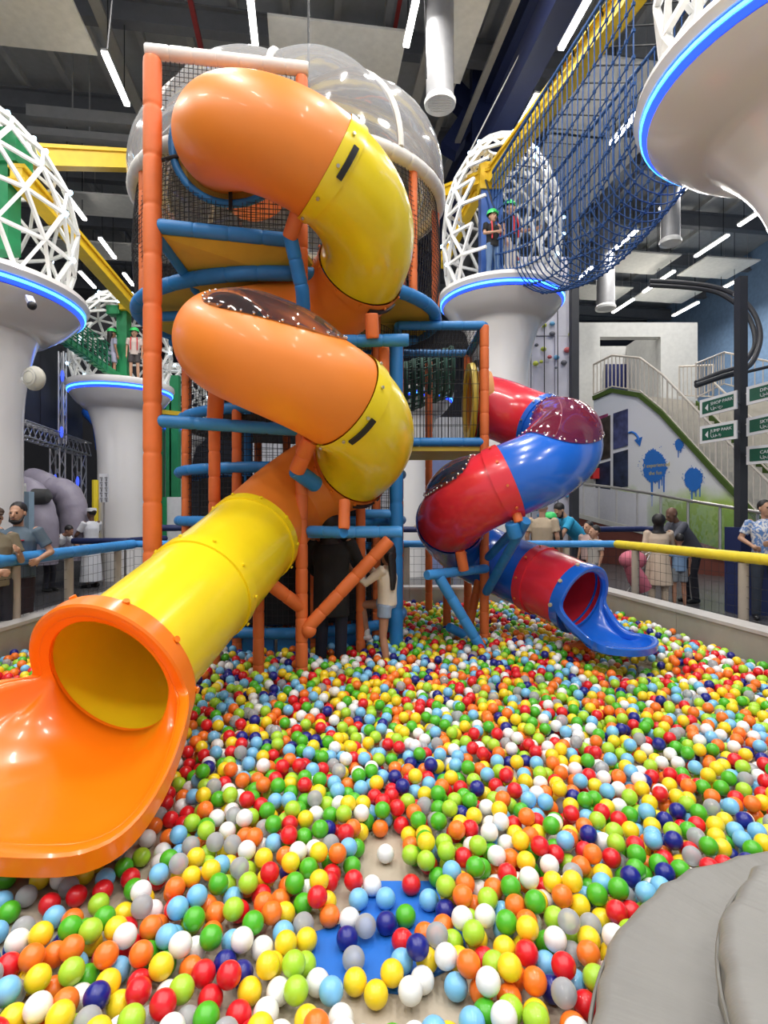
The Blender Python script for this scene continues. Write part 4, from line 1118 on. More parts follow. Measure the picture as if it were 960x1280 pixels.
# photo prints
PH = [((745, 526), (763, 519), (763, 572), (745, 577), (0.05, 0.04, 0.035)), ((767, 517), (785, 511), (785, 557), (767, 562), (0.05, 0.06, 0.16)),
      ((745, 581), (763, 576), (763, 612), (745, 615), (0.02, 0.025, 0.06)), ((767, 567), (785, 562), (785, 608), (767, 611), (0.02, 0.03, 0.07)),
      ((745, 522), (760, 517), (760, 521), (745, 526), (0.3, 0.05, 0.15))]
for i, (a, b, c, d, col) in enumerate(PH):
    m_ = mat('photo_print_%d' % i, col, 0.4, var=0.7, scale=3)
    mb = MB(); mb.slab([onm(*q, 0.015) for q in (a, b, c, d)], MN, 0.02); part('photo_print', mb, m_, t, smooth=False)
SPLAT = mat('blue_paint', (0.02, 0.17, 0.6), 0.6, var=0.03)
def splat(cx, cy, rx, ry, drips, seed):
    r_ = random.Random(seed); mb = MB(); n = 72; poly = []
    for k in range(n):
        a = 2*PI*k/n; q = 1+0.05*math.sin(3*a+seed)+(r_.uniform(-0.06, 0.16) if k % 2 else r_.uniform(-0.05, 0.02)); poly.append((cx+rx*q*math.cos(a), cy+ry*q*math.sin(a)))
    mb.slab([onm(a, b, 0.012) for a, b in poly], MN, 0.012)
    for dx, w_, ln in drips:
        mb.slab([onm(a, b, 0.012) for a, b in ((cx+dx-w_, cy+ry*0.3), (cx+dx+w_, cy+ry*0.3), (cx+dx+w_*0.6, cy+ry+ln), (cx+dx-w_*0.6, cy+ry+ln))], MN, 0.01)
    for k in range(14):
        a = r_.uniform(0, 2*PI); d_ = r_.uniform(1.12, 1.4); s_ = r_.uniform(0.25, 0.6)
        x, y = cx+rx*d_*math.cos(a), cy+ry*d_*math.sin(a); mb.slab([onm(x+s_*math.cos(b), y+s_*math.sin(b), 0.012) for b in [2*PI*i/6 for i in range(6)]], MN, 0.01)
    part('paint_splat', mb, SPLAT, t, smooth=False)
splat(818, 583, 14.5, 20, ((-3, 1.4, 30), (6, 1.0, 8), (12, 1.0, 12), (9.5, 0.7, 4)), 1)
splat(849, 556, 5, 7, ((-1, 0.6, 9), (2, 0.5, 3)), 2)
splat(867, 599, 11, 14, ((-2, 1.0, 16), (3, 0.8, 8), (8, 0.7, 8)), 3)
mb = MB()
arcp = [(786, 541), (790, 540), (794, 542), (797, 546), (799, 551)]
mb.tube([onm(a, b, 0.02) for a, b in arcp], 0.035, 6); mb.slab([onm(a, b, 0.012) for a, b in ((793, 550), (803, 546), (800, 558))], MN, 0.015)
part('painted_arrow', mb, SPLAT, t)
def text3d(s_, org, xdir, up, size, m, parent, name='lettering', nrm=None, off=0.0):
    """flat raised lettering laid on a surface; org is the left end of the baseline"""
    cu = bpy.data.curves.new('t', 'FONT'); cu.body = s_; cu.size = size; cu.extrude = 0.002; cu.resolution_u = 2
    ob = bpy.data.objects.new('t', cu); C.objects.link(ob); bpy.context.view_layer.update()
    me = bpy.data.meshes.new_from_object(ob.evaluated_get(bpy.context.evaluated_depsgraph_get())); bpy.data.objects.remove(ob)
    xd = Vector(xdir).normalized(); up = Vector(up).normalized(); n = xd.cross(up)
    M = Matrix((xd, up, n)).transposed().to_4x4(); M.translation = Vector(org)+n*off-ROOT[parent.name]
    me.transform(M); me.materials.clear(); me.materials.append(m)
    o = bpy.data.objects.new(name, me); C.objects.link(o); o.parent = parent; ROOT[o.name] = ROOT[parent.name]; return o
YLET = mat('yellow_lettering', (0.6, 0.5, 0.1), 0.6)
text3d('I experienced', onm(805, 585, 0.03), MD, (0, 0, 1), 0.17, YLET, t, off=0.0)
text3d('the fun', onm(811, 594, 0.03), MD, (0, 0, 1), 0.17, YLET, t, off=0.0)
text3d('69', onm(779, 632, 0.03), MD, (0, 0, 1), 0.22, BLACK, t, off=0.0)
# stair: flight of steps behind the mural wall and balustrades
BAL = mat('cream_painted_balusters', (0.55, 0.5, 0.44), 0.5)
def balustrade(pts, hts, label, n_per=0.13, off=0.0, pname='balustrade', m=BAL, r=0.02):
    t = thing(pname, label, 'railing', (pts[0].x, pts[0].y, min(p.z for p in pts)))
    mb = MB(); mb.tube([p+Vector((0, 0, hts)) for p in pts], 0.035, 8); part('handrail', mb, m, t)
    mb = MB(); mb.tube([p+Vector((0, 0, 0.06)) for p in pts], 0.025, 6); part('bottom_rail', mb, m, t)
    k_ = 0
    for a, b in zip(pts[:-1], pts[1:]):
        n = max(1, int((b-a).xy.length/n_per))
        for i in range(n):
            q = a.lerp(b, i/n); rr = r*1.6 if k_ % 9 == 0 else r; k_ += 1
            mb = MB(); mb.tube([q+Vector((0, 0, 0.05)), q+Vector((0, 0, hts))], rr, 4); part('baluster', mb, m, t, smooth=False)
    return t
balustrade([onm(a, b, 0.0)+Vector((0, 0, 0.05)) for a, b in top], 1.1, 'cream balustrade along the near edge of the mural stairs', 0.16)
SD = -MN*2.2
inn = [onm(a, b, 0)+SD for a, b in top]
balustrade([p+Vector((0, 0, 0.05)) for p in [inn[1]+Vector((1.0, 0.6, 0.0)), inn[2]+Vector((0.8, 0, 0.0)), inn[3], inn[4], inn[5]]], 1.1, 'cream balustrade along the far side of the mural stairs', 0.2)
balustrade([P(870, 500, 17), P(905, 482, 18.5), P(975, 500, 17)], 1.1, 'cream balustrade of the right upper landing beside the sign pole', 0.22)
t = thing('staircase', 'cream staircase descending to the right behind the mural wall', 'staircase', (tp[2].x, tp[2].y, 0))
sa, sb = tp[2], tp[5]; ns = 22
STEPW = mat('cream_stair_tread', (0.62, 0.58, 0.5), 0.6)
for i in range(ns):
    a = sa.lerp(sb, i/ns); b = sa.lerp(sb, (i+1)/ns); z = a.z-0.08
    mb = MB(); mb.prism([(p.x, p.y) for p in (a-MN*0.16, b-MN*0.16, b+SD*0.97, a+SD*0.97)], z-0.3, z); part('step', mb, STEPW, t, smooth=False)
mb = MB(); mb.prism([(p.x, p.y) for p in (tp[0]-MN*0.16, sa-MN*0.16, sa+SD*1.5, tp[0]+SD*1.5)], sa.z-0.4, sa.z-0.08); part('landing', mb, STEPW, t, smooth=False)
mb = MB(); w0_ = inn[2]-MN*0.3; w1_ = inn[5]-MN*0.3
mb.slab([Vector((w0_.x, w0_.y, w0_.z-0.9)), Vector((w1_.x, w1_.y, w1_.z-0.9)), Vector((w1_.x, w1_.y, w1_.z+0.0)), Vector((w0_.x, w0_.y, w0_.z))], -MN, 0.1); part('far_stringer', mb, GREENT, t, smooth=False)
mb = MB(); q0, q1 = P(868, 500, 20.5), P(1010, 470, 17); mb.slab([Vector((q0.x, q0.y, 0)), Vector((q1.x, q1.y, 0)), Vector((q1.x, q1.y, 5.0)), Vector((q0.x, q0.y, 5.6))], (0, 1, 0), 0.1)
single('landing_wall', mb, STEPW, 'cream side wall of the second stair flight behind the green signs', 'wall', smooth=False)
# glass ramp railing
t = thing('ramp_railing', 'glass and steel railing along the ramp below the mural', 'railing', onm(735, 650, 1.0))
rt = [(722, 604), (765, 609), (815, 617), (862, 626), (905, 633), (975, 645)]; rb_ = [(722, 644), (765, 655), (815, 667), (862, 683), (905, 697), (975, 722)]
off = 1.2
tops = [onm(a, b, off) for a, b in rt]; bots = [onm(a, b, off) for a, b in rb_]
mb = MB(); mb.tube(tops, 0.04, 8); part('handrail', mb, STEEL, t)
mb = MB()
for a, b in zip(bots[:-1], bots[1:]): mb.bar(a, b, 0.08, 0.14)
part('kerb', mb, mat('pale_kerb', (0.5, 0.5, 0.45), 0.5), t, smooth=False)
import bisect
def interp(tb, x):
    for (x0_, y0_), (x1_, y1_) in zip(tb[:-1], tb[1:]):
        if x <= x1_: return y0_+(y1_-y0_)*(x-x0_)/(x1_-x0_)
xs = [722, 730, 749, 771, 797, 826, 860, 900, 947]
for x in xs:
    mb = MB(); mb.bar(onm(x, interp(rt, x), off), onm(x, interp(rb_, x), off), 0.05, 0.05); part('post', mb, STEEL, t, smooth=False)
for a, b in zip(xs[:-1], xs[1:]):
    mb = MB(); mb.slab([onm(a+1, interp(rt, a+1)+3, off), onm(b-1, interp(rt, b-1)+3, off), onm(b-1, interp(rb_, b-1)-1, off), onm(a+1, interp(rb_, a+1)-1, off)], MN, 0.01)
    part('glass_pane', mb, GLASS, t, smooth=False)
RAMP = mat('brick_red_ramp', (0.16, 0.045, 0.03), 0.8)
mb = MB(); bb = [b-Vector((0, 0, 0.08)) for b in bots]
mb.slab([Vector((bb[0].x, bb[0].y, 0))]+bb+[Vector((bb[-1].x, bb[-1].y, 0))], -MN, 1.1)
single('ramp', mb, RAMP, 'brick red ramp side below the glass railing', 'ramp', smooth=False)
mb = MB(); mb.box(onm(743.5, 592, 0.07), (0.22, 0.3, 0.36)); single('fire_box', mb, mat('red_box', (0.6, 0.02, 0.02), 0.4), 'small red alarm box beside the photo prints', 'box', smooth=False)

# dark truss column and climbing wall
mb = MB(); d = 12.6; xk = (717.5-480)*d/F; mb.box((xk, d, 4.3), (0.16, 0.2, 8.6)); single('dark_column', mb, DARK, 'slim dark column between climbing wall and white block', 'column', smooth=False)
t = thing('climbing_wall', 'pale climbing wall with coloured holds behind the tall column', 'climbing wall', (3.9, 14.0, 0))
CW = mat('pale_climbing_panel', (0.55, 0.54, 0.6), 0.5, var=0.15, scale=1.5)
x_ = 3.2
rr_ = random.Random(5)
for k in range(3):
    for j in range(4):
        mb = MB(); mb.box((3.45+k*0.55, 14.05+0.03*((k+j) % 2), 1.0+j*2.0), (0.54, 0.12, 1.98)); part('panel', mb, CW, t, smooth=False)
hc_ = [(0.1, 0.1, 0.12), (0.45, 0.5, 0.05), (0.2, 0.22, 0.25), (0.5, 0.1, 0.1), (0.1, 0.3, 0.5)]
hm = [mat('hold_%d' % i, c_, 0.5) for i, c_ in enumerate(hc_)]
for k in range(70):
    mb = MB(); c_ = (rr_.uniform(3.25, 4.75), 13.93, rr_.uniform(0.4, 8)); mb.sphere(c_, rr_.uniform(0.04, 0.09), 7, 5, (1, 0.7, 0.8)); part('hold', mb, hm[k % 5], t)
mb = MB()
for k in range(5): mb.tube([(3.3+k*0.33, 13.8, 0.3), (3.3+k*0.33, 13.85, 9.5)], 0.012, 4)
part('belay_rope', mb, BLACK, t, kind='stuff')
# lit panels behind the small bay
mb = MB(); mb.box((P(552, 590, 16).x, 16, 1.85), (0.85, 0.1, 3.7)); single('lit_panel', mb, mat('lilac_panel', (0.35, 0.42, 0.7), 0.5), 'pale lilac wall panel seen between the two slides', 'panel', smooth=False)
mb = MB(); mb.box((0.9, 19, 2.4), (11, 0.2, 4.8)); single('pale_partition', mb, mat('pale_partition_paint', (0.5, 0.5, 0.52), 0.7), 'pale partition wall far behind the slides', 'wall', smooth=False)

# sign pole with green direction signs
t = thing('sign_pole', 'dark square pole with navy padded foot carrying the green signs', 'pole', (5.6, 8.85, 0))
px_, d = 926, 8.85; xk = (px_-480)*d/F
mb = MB(); mb.box((xk, d, 2.65), (0.12, 0.16, 5.3)); part('shaft', mb, DARK, t, smooth=False)
mb = MB(); mb.box((xk+0.08, d, 0.68), (0.42, 0.42, 1.36)); part('padding', mb, NAVY_P, t, smooth=False)
SGG = mat('dark_green_sign', (0.005, 0.09, 0.05), 0.4); SGW = mat('sign_white', (0.72, 0.72, 0.74), 0.5)
def sign(c1, c2, h_, lines, arrow, label):
    """c1 left-bottom point, c2 right-bottom point, h_ metres"""
    t = thing('direction_sign', label, 'sign', c1); xd = (c2-c1); L = xd.length; xd.normalize(); n = xd.cross(Vector((0, 0, 1)))
    if n.y > 0: n = -n
    up = Vector((0, 0, 1))
    mb = MB(); e = 0.045
    mb.slab([c1-xd*e-up*e, c2+xd*e-up*e, c2+xd*e+up*(h_+e), c1-xd*e+up*(h_+e)], -n, 0.03); part('white_board', mb, SGW, t, smooth=False)
    mb = MB(); mb.slab([c1, c2, c2+up*h_, c1+up*h_], n, 0.006); part('green_plate', mb, SGG, t, smooth=False)
    if arrow:
        a = c1+xd*0.05+up*h_*0.45; mb = MB(); mb.slab([a, a+xd*0.05+up*0.055, a+xd*0.05-up*0.055], n, 0.012); part('arrow', mb, SGW, t, smooth=False)
    x = L*0.28
    text3d(lines[0], c1+xd*x+up*h_*0.56+n*0.01, xd, up, h_*0.36, SGW, t)
    text3d(lines[1], c1+xd*x+up*h_*0.2+n*0.01, xd, up, h_*0.3, SGW, t)
    mb = MB(); mb.tube([c2+up*h_*0.5-n*0.03, Vector((xk, d, c2.z+h_*0.5))], 0.015, 6); part('bracket', mb, STEEL, t)
    return t
sign(P(878, 518, 8.95), P(917, 508, 8.5), 0.19, ('SHOP PARK', 'المتجر'), True, 'upper left green direction sign with white lettering and arrow')
sign(P(878, 551, 8.95), P(917, 545, 8.5), 0.19, ('JUMP PARK', 'القفز'), True, 'lower left green direction sign with white lettering and arrow')
sign(P(937, 502, 8.6), P(985, 490, 8.2), 0.19, ('DINO', 'المطعم'), False, 'upper right green direction sign cut by the frame edge')
sign(P(937, 541, 8.6), P(985, 531, 8.2), 0.19, ('SKY PARK', 'المنتزه'), False, 'middle right green direction sign cut by the frame edge')
sign(P(937, 577, 8.6), P(985, 573, 8.2), 0.19, ('CAFE', 'المقهى'), False, 'bottom right green direction sign cut by the frame edge')
# curved black rail loop
t = thing('curved_rail', 'curved black twin rail looping around the sign pole top', 'rail', P(926, 470, 9.5))
lp = [(812, 351), (850, 353), (890, 358), (918, 368), (938, 385), (948, 405), (950, 425), (943, 448), (930, 462), (905, 470), (870, 482)]
for dy, dd in ((0, 0.0), (7, 0.35)):
    pts = catmull([P(a-dy*0.9 if a > 900 else a, b+dy*0.8 if b < 430 else b-dy*0.5, 10.5-0.1*i+dd) for i, (a, b) in enumerate(lp)], 5)
    mb = MB(); mb.tube(pts, 0.045, 8); part('rail_tube', mb, DARK, t)
mb = MB(); mb.bar(P(918, 368, 9.8), P(926, 368, 8.9), 0.05, 0.05); part('cross_tie', mb, DARK, t, smooth=False)
wire(P(880, 478, 14), P(975, 455, 14), 0.04, DARK, 'steel_pipe', 'dark pipe crossing in front of the pale blue wall')

# ------------------------------------------------------------------ LEFT SIDE: dark arena, inflatables, booth
t = thing('dark_arena', 'dark curtained arena frame with silver truss and blue lights at left', 'arena', P(95, 640, 13.5))
DC = mat('dark_curtain', (0.035, 0.036, 0.042), 0.5, var=0.4, scale=1.5)
def ar(px, py, d): return P(px, py, d)
for k, (a, b) in enumerate(((25, 50), (51, 76), (80, 102))):
    d0, d1 = 12.5+k*0.9, 13.4+k*0.9
    mb = MB(); za, zb_ = ar(a, 0, d0), ar(b, 0, d1)
    f0 = (a-25)/80; f1 = (b-25)/80
    mb.slab([Vector((za.x, za.y, CAMZ+(640-(528+28*f0))*d0/F)), Vector((zb_.x, zb_.y, CAMZ+(640-(528+28*f1))*d1/F)), Vector((zb_.x, zb_.y, 5.8)), Vector((za.x, za.y, 5.8))], (0, 1, 0), 0.05)
    part('curtain', mb, DC, t, smooth=False)
mb = MB(); mb.slab([ar(20, 650, 16.5), ar(190, 650, 17), ar(190, 380, 17), ar(20, 380, 16.5)], (0, 1, 0), 0.1); part('back_curtain', mb, mat('black_back_curtain', (0.012, 0.012, 0.016), 0.8), t, smooth=False)
TR_ = mat('silver_truss', (0.55, 0.55, 0.58), 0.35, 0.6)
def truss(a, b, w_, n, parent):
    mb = MB(); a = Vector(a); b = Vector(b); ax = (b-a).normalized(); up = Vector((0, 0, 1)) if abs(ax.z) < 0.7 else Vector((1, 0, 0)); s_ = ax.cross(up).normalized(); up = s_.cross(ax)
    cs = [(s_*i+up*j)*w_/2 for i, j in ((1, 1), (1, -1), (-1, -1), (-1, 1))]
    for c_ in cs: mb.tube([a+c_, b+c_], 0.022, 5)
    for k in range(n):
        for q in range(4):
            c0_, c1_ = cs[q], cs[(q+1) % 4]; mb.tube([a.lerp(b, k/n)+c0_, a.lerp(b, (k+1)/n)+c1_], 0.014, 4)
    part('truss_beam', mb, TR_, parent)
truss(ar(22, 535, 12.3), ar(106, 562, 15.2), 0.34, 14, t)
truss(ar(72, 560, 14.0), ar(72, 655, 14.0), 0.24, 4, t); truss(ar(99, 565, 15.0), ar(99, 655, 15.0), 0.24, 4, t)
truss(ar(78, 440, 13.9), ar(78, 555, 13.9), 0.12, 7, t)
BLG = mat('blue_wash_light', (0.05, 0.1, 0.9), 0.4, emit=(0.06, 0.12, 0.9), estr=0.8)
for px, py, d in ((69, 600, 13.8), (78, 470, 13.7), (97, 602, 14.8), (77, 540, 13.7)):
    mb = MB(); mb.sphere(P(px, py, d), 0.06, 8, 6, (0.8, 0.6, 2.4)); part('blue_light', mb, BLG, t)
INF = mat('grey_inflatable_vinyl', (0.3, 0.27, 0.33), 0.5, bump=0.6, bscale=14)
def inflatable(pts, r, label):
    mb = MB(); pts = catmull(pts, 8); n = len(pts); mb.tube(pts, [r*(1+0.06*abs(math.sin(k*0.9))) for k in range(n)], 16); return single('inflatable_arch', mb, INF, label, 'inflatable')
inflatable([P(28, 612, 11.6), P(42, 622, 11.2), P(52, 655, 11.0), P(52, 705, 11.0)], 0.28, 'grey quilted inflatable arch nearest the white booth')
inflatable([P(62, 612, 12.0), P(84, 618, 12.0), P(94, 650, 12.0), P(94, 700, 12.0)], 0.27, 'grey quilted inflatable arch nearest the silver truss')
inflatable([P(40, 600, 12.6), P(62, 612, 12.3), P(68, 640, 12.2), P(68, 700, 12.2)], 0.28, 'grey quilted inflatable arch in the middle of three')
mb = MB(); mb.tube([P(44, 622, 10.9), P(60, 620, 10.9), P(66, 622, 10.95)], [0.18, 0.14, 0.02], 12); single('inflatable_roller', mb, mat('dark_grey_vinyl', (0.06, 0.06, 0.06), 0.5), 'dark grey inflatable stub between the grey arches', 'inflatable')
mb = MB(); mb.box(P(86, 660, 12.2), (0.28, 0.2, 0.3)); single('blue_pad', mb, BLUE_P, 'blue vinyl pad between the grey arches', 'pad')
t = thing('booth', 'white panelled booth behind the bearded man', 'booth', P(12, 640, 9.6))
for k, (a, b) in enumerate(((-14, 11), (12, 26), (27, 36))):
    q0 = P(a, 600, 9.6); q1 = P(b, 600, 9.6); mb = MB(); mb.prism([(q0.x, 9.6), (q1.x, 9.6), (q1.x, 9.75), (q0.x, 9.75)], 0, 2.05 if k < 2 else 1.95); part('panel', mb, mat('booth_white', (0.6, 0.6, 0.55), 0.5) if k < 2 else mat('booth_blue', (0.35, 0.5, 0.62), 0.5), t, smooth=False)
q0 = P(-14, 600, 9.55); q1 = P(28, 600, 9.55); mb = MB(); mb.bar((q0.x, 9.55, 2.07), (q1.x, 9.55, 2.07), 0.2, 0.05); part('top_trim', mb, WHITE_M, t, smooth=False)
t = thing('notice_board', 'tall white notice board with small black diagrams beside the second column', 'sign', P(130, 640, 12.2))
mb = MB(); mb.box(P(130, 610, 12.2), (0.2, 0.03, 0.62)); part('board', mb, SGW, t, smooth=False)
mb = MB(); c_ = P(130, 640, 12.25); mb.tube([(c_.x, c_.y, 0), (c_.x, c_.y, 2.4)], 0.02, 6); part('stand', mb, STEEL, t)
mb = MB()
for k in range(5):
    for j in range(2): mb.box(P(126.5+j*6, 597+k*6.5, 12.17), (0.06, 0.01, 0.012)); mb.box(P(127+j*6, 600+k*6.5, 12.17), (0.012, 0.01, 0.06))
part('printed_mark', mb, BLACK, t, kind='stuff', smooth=False)
inflm = MB(); inflm.tube([P(119, 700, 13.0), P(119, 600, 13.0)], 0.07, 8); single('yellow_post', inflm, YELLOW_P, 'yellow padded post behind the man in the white robe', 'post')
inflm = MB(); inflm.tube([P(124, 700, 13.2), P(124, 632, 13.2)], 0.04, 8); single('red_post', inflm, mat('red_padding', (0.5, 0.02, 0.02), 0.5), 'thin red padded post behind the man in the white robe', 'post')
mb = MB(); mb.tube([P(112, 515, 15), P(126, 530, 14.5), P(130, 560, 14.2)], 0.2, 14); single('blue_tube', mb, BLUE_T, 'blue tube bend peeking out left of the second column', 'tube')
# small lit signs behind the orange posts
mb = MB(); mb.box((P(218, 640, 15).x, 15, 1.0), (0.42, 0.05, 2.0)); single('poster', mb, SGW, 'white poster with green edge behind the orange posts', 'poster', smooth=False)
mb = MB(); mb.box((P(206, 640, 14.9).x, 14.9, 1.0), (0.1, 0.05, 2.0)); single('poster', mb, GBEAM, 'narrow dark green poster behind the orange posts', 'poster', smooth=False)

# ------------------------------------------------------------------ PEOPLE
def capsule(mb, a, b, ra, rb_, n=10):
    a = Vector(a); b = Vector(b); d = b-a; L = d.length
    if L < 1e-5: d = Vector((0, 0, 1)); L = 1e-5
    d = d/L; pts = []; rs = []
    for k in (0.0, 0.3, 0.6, 0.85): pts.append(a-d*ra*(1-k)); rs.append(max(0.001, ra*math.sqrt(max(0, 1-(1-k)**2))))
    pts.append(a); rs.append(ra); pts.append(b); rs.append(rb_)
    for k in (0.15, 0.4, 0.7, 1.0): pts.append(b+d*rb_*k); rs.append(max(0.001, rb_*math.sqrt(max(0, 1-k*k))))
    mb.tube(pts, rs, n)
def loft(mb, pts, ab, side, n=18, caps=True):
    """elliptical sections a (side) by b (front-back)"""
    side = Vector(side).normalized(); base = len(mb.v); k = len(pts); vs = []
    for i, (p, (a, b)) in enumerate(zip(pts, ab)):
        t_ = (Vector(pts[min(i+1, k-1)])-Vector(pts[max(i-1, 0)])).normalized(); f = t_.cross(side).normalized()
        for j in range(n):
            th = 2*PI*j/n; vs.append(Vector(p)+side*a*math.cos(th)+f*b*math.sin(th))
    fs = []
    for i in range(k-1):
        for j in range(n): fs.append((i*n+j, i*n+(j+1) % n, (i+1)*n+(j+1) % n, (i+1)*n+j))
    if caps: fs.append(tuple(range(n-1, -1, -1))); fs.append(tuple((k-1)*n+j for j in range(n)))
    mb.add(vs, fs)
def melt(mb, m, name, parent, vox, label=None, ratio=0.5, M=None):
    me = mesh_from(mb, m, True, (0, 0, 0), name)
    o = bpy.data.objects.new(name, me); C.objects.link(o)
    r = o.modifiers.new('r', 'REMESH'); r.mode = 'VOXEL'; r.voxel_size = vox; r.use_smooth_shade = True
    s_ = o.modifiers.new('s', 'SMOOTH'); s_.factor = 0.5; s_.iterations = 2
    d = o.modifiers.new('d', 'DECIMATE'); d.ratio = ratio
    bpy.context.view_layer.update()
    dg = bpy.context.evaluated_depsgraph_get(); me2 = bpy.data.meshes.new_from_object(o.evaluated_get(dg))
    o.modifiers.clear(); o.data = me2
    me2.materials.clear(); me2.materials.append(m)
    me2.polygons.foreach_set('use_smooth', [True]*len(me2.polygons))
    o.parent = parent; ROOT[o.name] = Vector((0, 0, 0))
    if label: o['label'] = label
    return o
SKIN1 = mat('light_brown_skin', (0.42, 0.21, 0.13), 0.5, var=0.08, scale=12)
SKIN2 = mat('tan_skin', (0.5, 0.28, 0.18), 0.5, var=0.08, scale=12)
SKIN3 = mat('dark_brown_skin', (0.16, 0.08, 0.05), 0.5, var=0.08, scale=12)
HAIRB = mat('black_hair', (0.012, 0.01, 0.01), 0.5, bump=0.5, bscale=120)
HAIRG = mat('grey_hair', (0.4, 0.38, 0.36), 0.6, bump=0.5, bscale=120)
EYEM = mat('dark_eye', (0.02, 0.015, 0.012), 0.2)
def cloth(name, c): return mat(name, c, 0.8, bump=0.35, bscale=18)
def person(label, loc, H, rz, skin, top, bottom, hair=('short', HAIRB), pose=None, bend=0.0, look=(0, 0), hs=1.0, shoes=None, cap=None, beard=False, vox=0.013, detail=True, shadow=None, sleeve='short', bottom_kind='trousers', group=None, helmet=None, belt=None, hem=0.86, wide=1.0):
    t = thing('person', label, 'person', loc, rz, group)
    S = H/1.7
    J = dict(pelvis=(0, 0, .93), waist=(0, 0, 1.08), chest=(0, 0, 1.27), neck=(0, .015, 1.42), head=(0, -.005, 1.575))
    for sgn, s_ in ((1, 'L'), (-1, 'R')):
        J['sh'+s_] = (.175*wide*sgn, 0.01, 1.385); J['el'+s_] = (.225*wide*sgn, .03, 1.12); J['wr'+s_] = (.23*wide*sgn, -.04, .87)
        J['hip'+s_] = (.09*sgn, 0, .91); J['kn'+s_] = (.105*sgn, -.015, .50); J['an'+s_] = (.11*sgn, .03, .085)
    for k in list(J): J[k] = Vector(J[k])
    Rb = Matrix.Rotation(bend, 3, 'X')       # bend forward (towards -Y)
    pv = J['pelvis'].copy()
    if bend:
        for k in ('waist', 'chest', 'neck', 'head', 'shL', 'shR', 'elL', 'elR', 'wrL', 'wrR'):
            f = 0.5 if k == 'waist' else 1.0
            J[k] = pv+Matrix.Rotation(bend*f, 3, 'X') @ (J[k]-pv)
        if bend > 0.3: J['pelvis'].y += 0.1*min(1, bend)
        for k in ('hipL', 'hipR'): J[k].y += 0.1*min(1, bend)
    for k, v in (pose or {}).items(): J[k] = Vector(v)
    for k in J: J[k] = J[k]*S
    X = Vector((1, 0, 0))
    HM = Matrix.Rotation(look[0], 3, 'Z') @ Matrix.Rotation(bend*0.6+look[1], 3, 'X')
    hc = J['head']; q = S*hs
    def hp_(x, y, z): return hc+HM @ (Vector((x, y, z))*q)
    def ell(mb, c, r, s_): mb.sphere(c, r*q, 14, 10, s_, HM)
    mb = MB()
    # head: skull, face, jaw, nose, brow, lips, ears
    ell(mb, hp_(0, .018, .028), .093, (0.84, 1.05, 1.02)); ell(mb, hp_(0, -.02, -.02), .078, (0.85, 0.92, 1.15)); ell(mb, hp_(0, -.038, -.085), .042, (1.05, 1.0, 0.8))
    capsule(mb, hp_(0, -.088, .012), hp_(0, -.112, -.028), .009*q, .016*q, 8); capsule(mb, hp_(-.032, -.082, .024), hp_(.032, -.082, .024), .010*q, .010*q, 8)
    capsule(mb, hp_(-.016, -.090, -.060), hp_(.016, -.090, -.060), .009*q, .009*q, 8)
    for s_ in (-1, 1): ell(mb, hp_(.08*s_, .008, -.005), .028, (0.35, 0.7, 1.0))
    capsule(mb, J['neck'], hp_(0, .02, -.06), .052*S, .05*S)
    # body under the clothes
    loft(mb, [J['pelvis'], J['waist'], J['chest'], J['chest'].lerp(J['neck'], .6), J['neck']], [(.13*S, .09*S), (.12*S, .08*S), (.14*S, .095*S), (.12*S, .07*S), (.05*S, .05*S)], X)
    for s_ in 'LR':
        capsule(mb, J['sh'+s_], J['el'+s_], .046*S, .037*S); capsule(mb, J['el'+s_], J['wr'+s_], .038*S, .025*S)
        d = (J['wr'+s_]-J['el'+s_]).normalized(); sx = 1 if s_ == 'L' else -1
        w_ = J['wr'+s_]; pal = w_+d*.05*S; ac = d.cross(X if abs(d.x) < .8 else Vector((0, 0, 1))).normalized(); fw = ac
        capsule(mb, w_, w_+d*.075*S, .025*S, .032*S)
        for k in range(4):
            o_ = ac*((k-1.5)*.021*S); L = (.058, .07, .074, .062)[k]*S; b0 = w_+d*.085*S+o_; nrm = d.cross(ac).normalized()*sx
            mid = b0+d*L*.55+o_*.15+nrm*.006*S; capsule(mb, b0, mid, .0098*S, .009*S, 7); capsule(mb, mid, mid+(d*.8+nrm*.6)*L*.5, .009*S, .0075*S, 7)
        capsule(mb, w_+d*.03*S-ac*.025*S, w_+d*.075*S-ac*.058*S, .013*S, .010*S, 7)
        capsule(mb, J['hip'+s_], J['kn'+s_], .078*S, .052*S); capsule(mb, J['kn'+s_], J['kn'+s_].lerp(J['an'+s_], .35), .05*S, .054*S); capsule(mb, J['kn'+s_].lerp(J['an'+s_], .35), J['an'+s_], .053*S, .034*S)
        f_ = Vector((0, -1, 0)); capsule(mb, J['an'+s_]+Vector((0, .03, -.035))*S, J['an'+s_]+Vector((0, -.13, -.05))*S, .036*S, .028*S)
    melt(mb, skin, 'body', t, vox*0.85, ratio=0.6)
    if detail:
        for s_ in (-1, 1):
            mb = MB(); mb.sphere(hp_(.031*s_, -.0835, .004), .0105*q, 8, 6, (1.25, .6, .75), HM); e = part('eye', mb, EYEM, t, local=True)
        mb = MB(); capsule(mb, hp_(-.017, -.099, -.0605), hp_(.017, -.099, -.0605), .0035*q, .0035*q, 6); part('mouth', mb, mat('lip', (0.25, 0.07, 0.06), 0.5), t, local=True)
    # hair
    st_, hm_ = hair
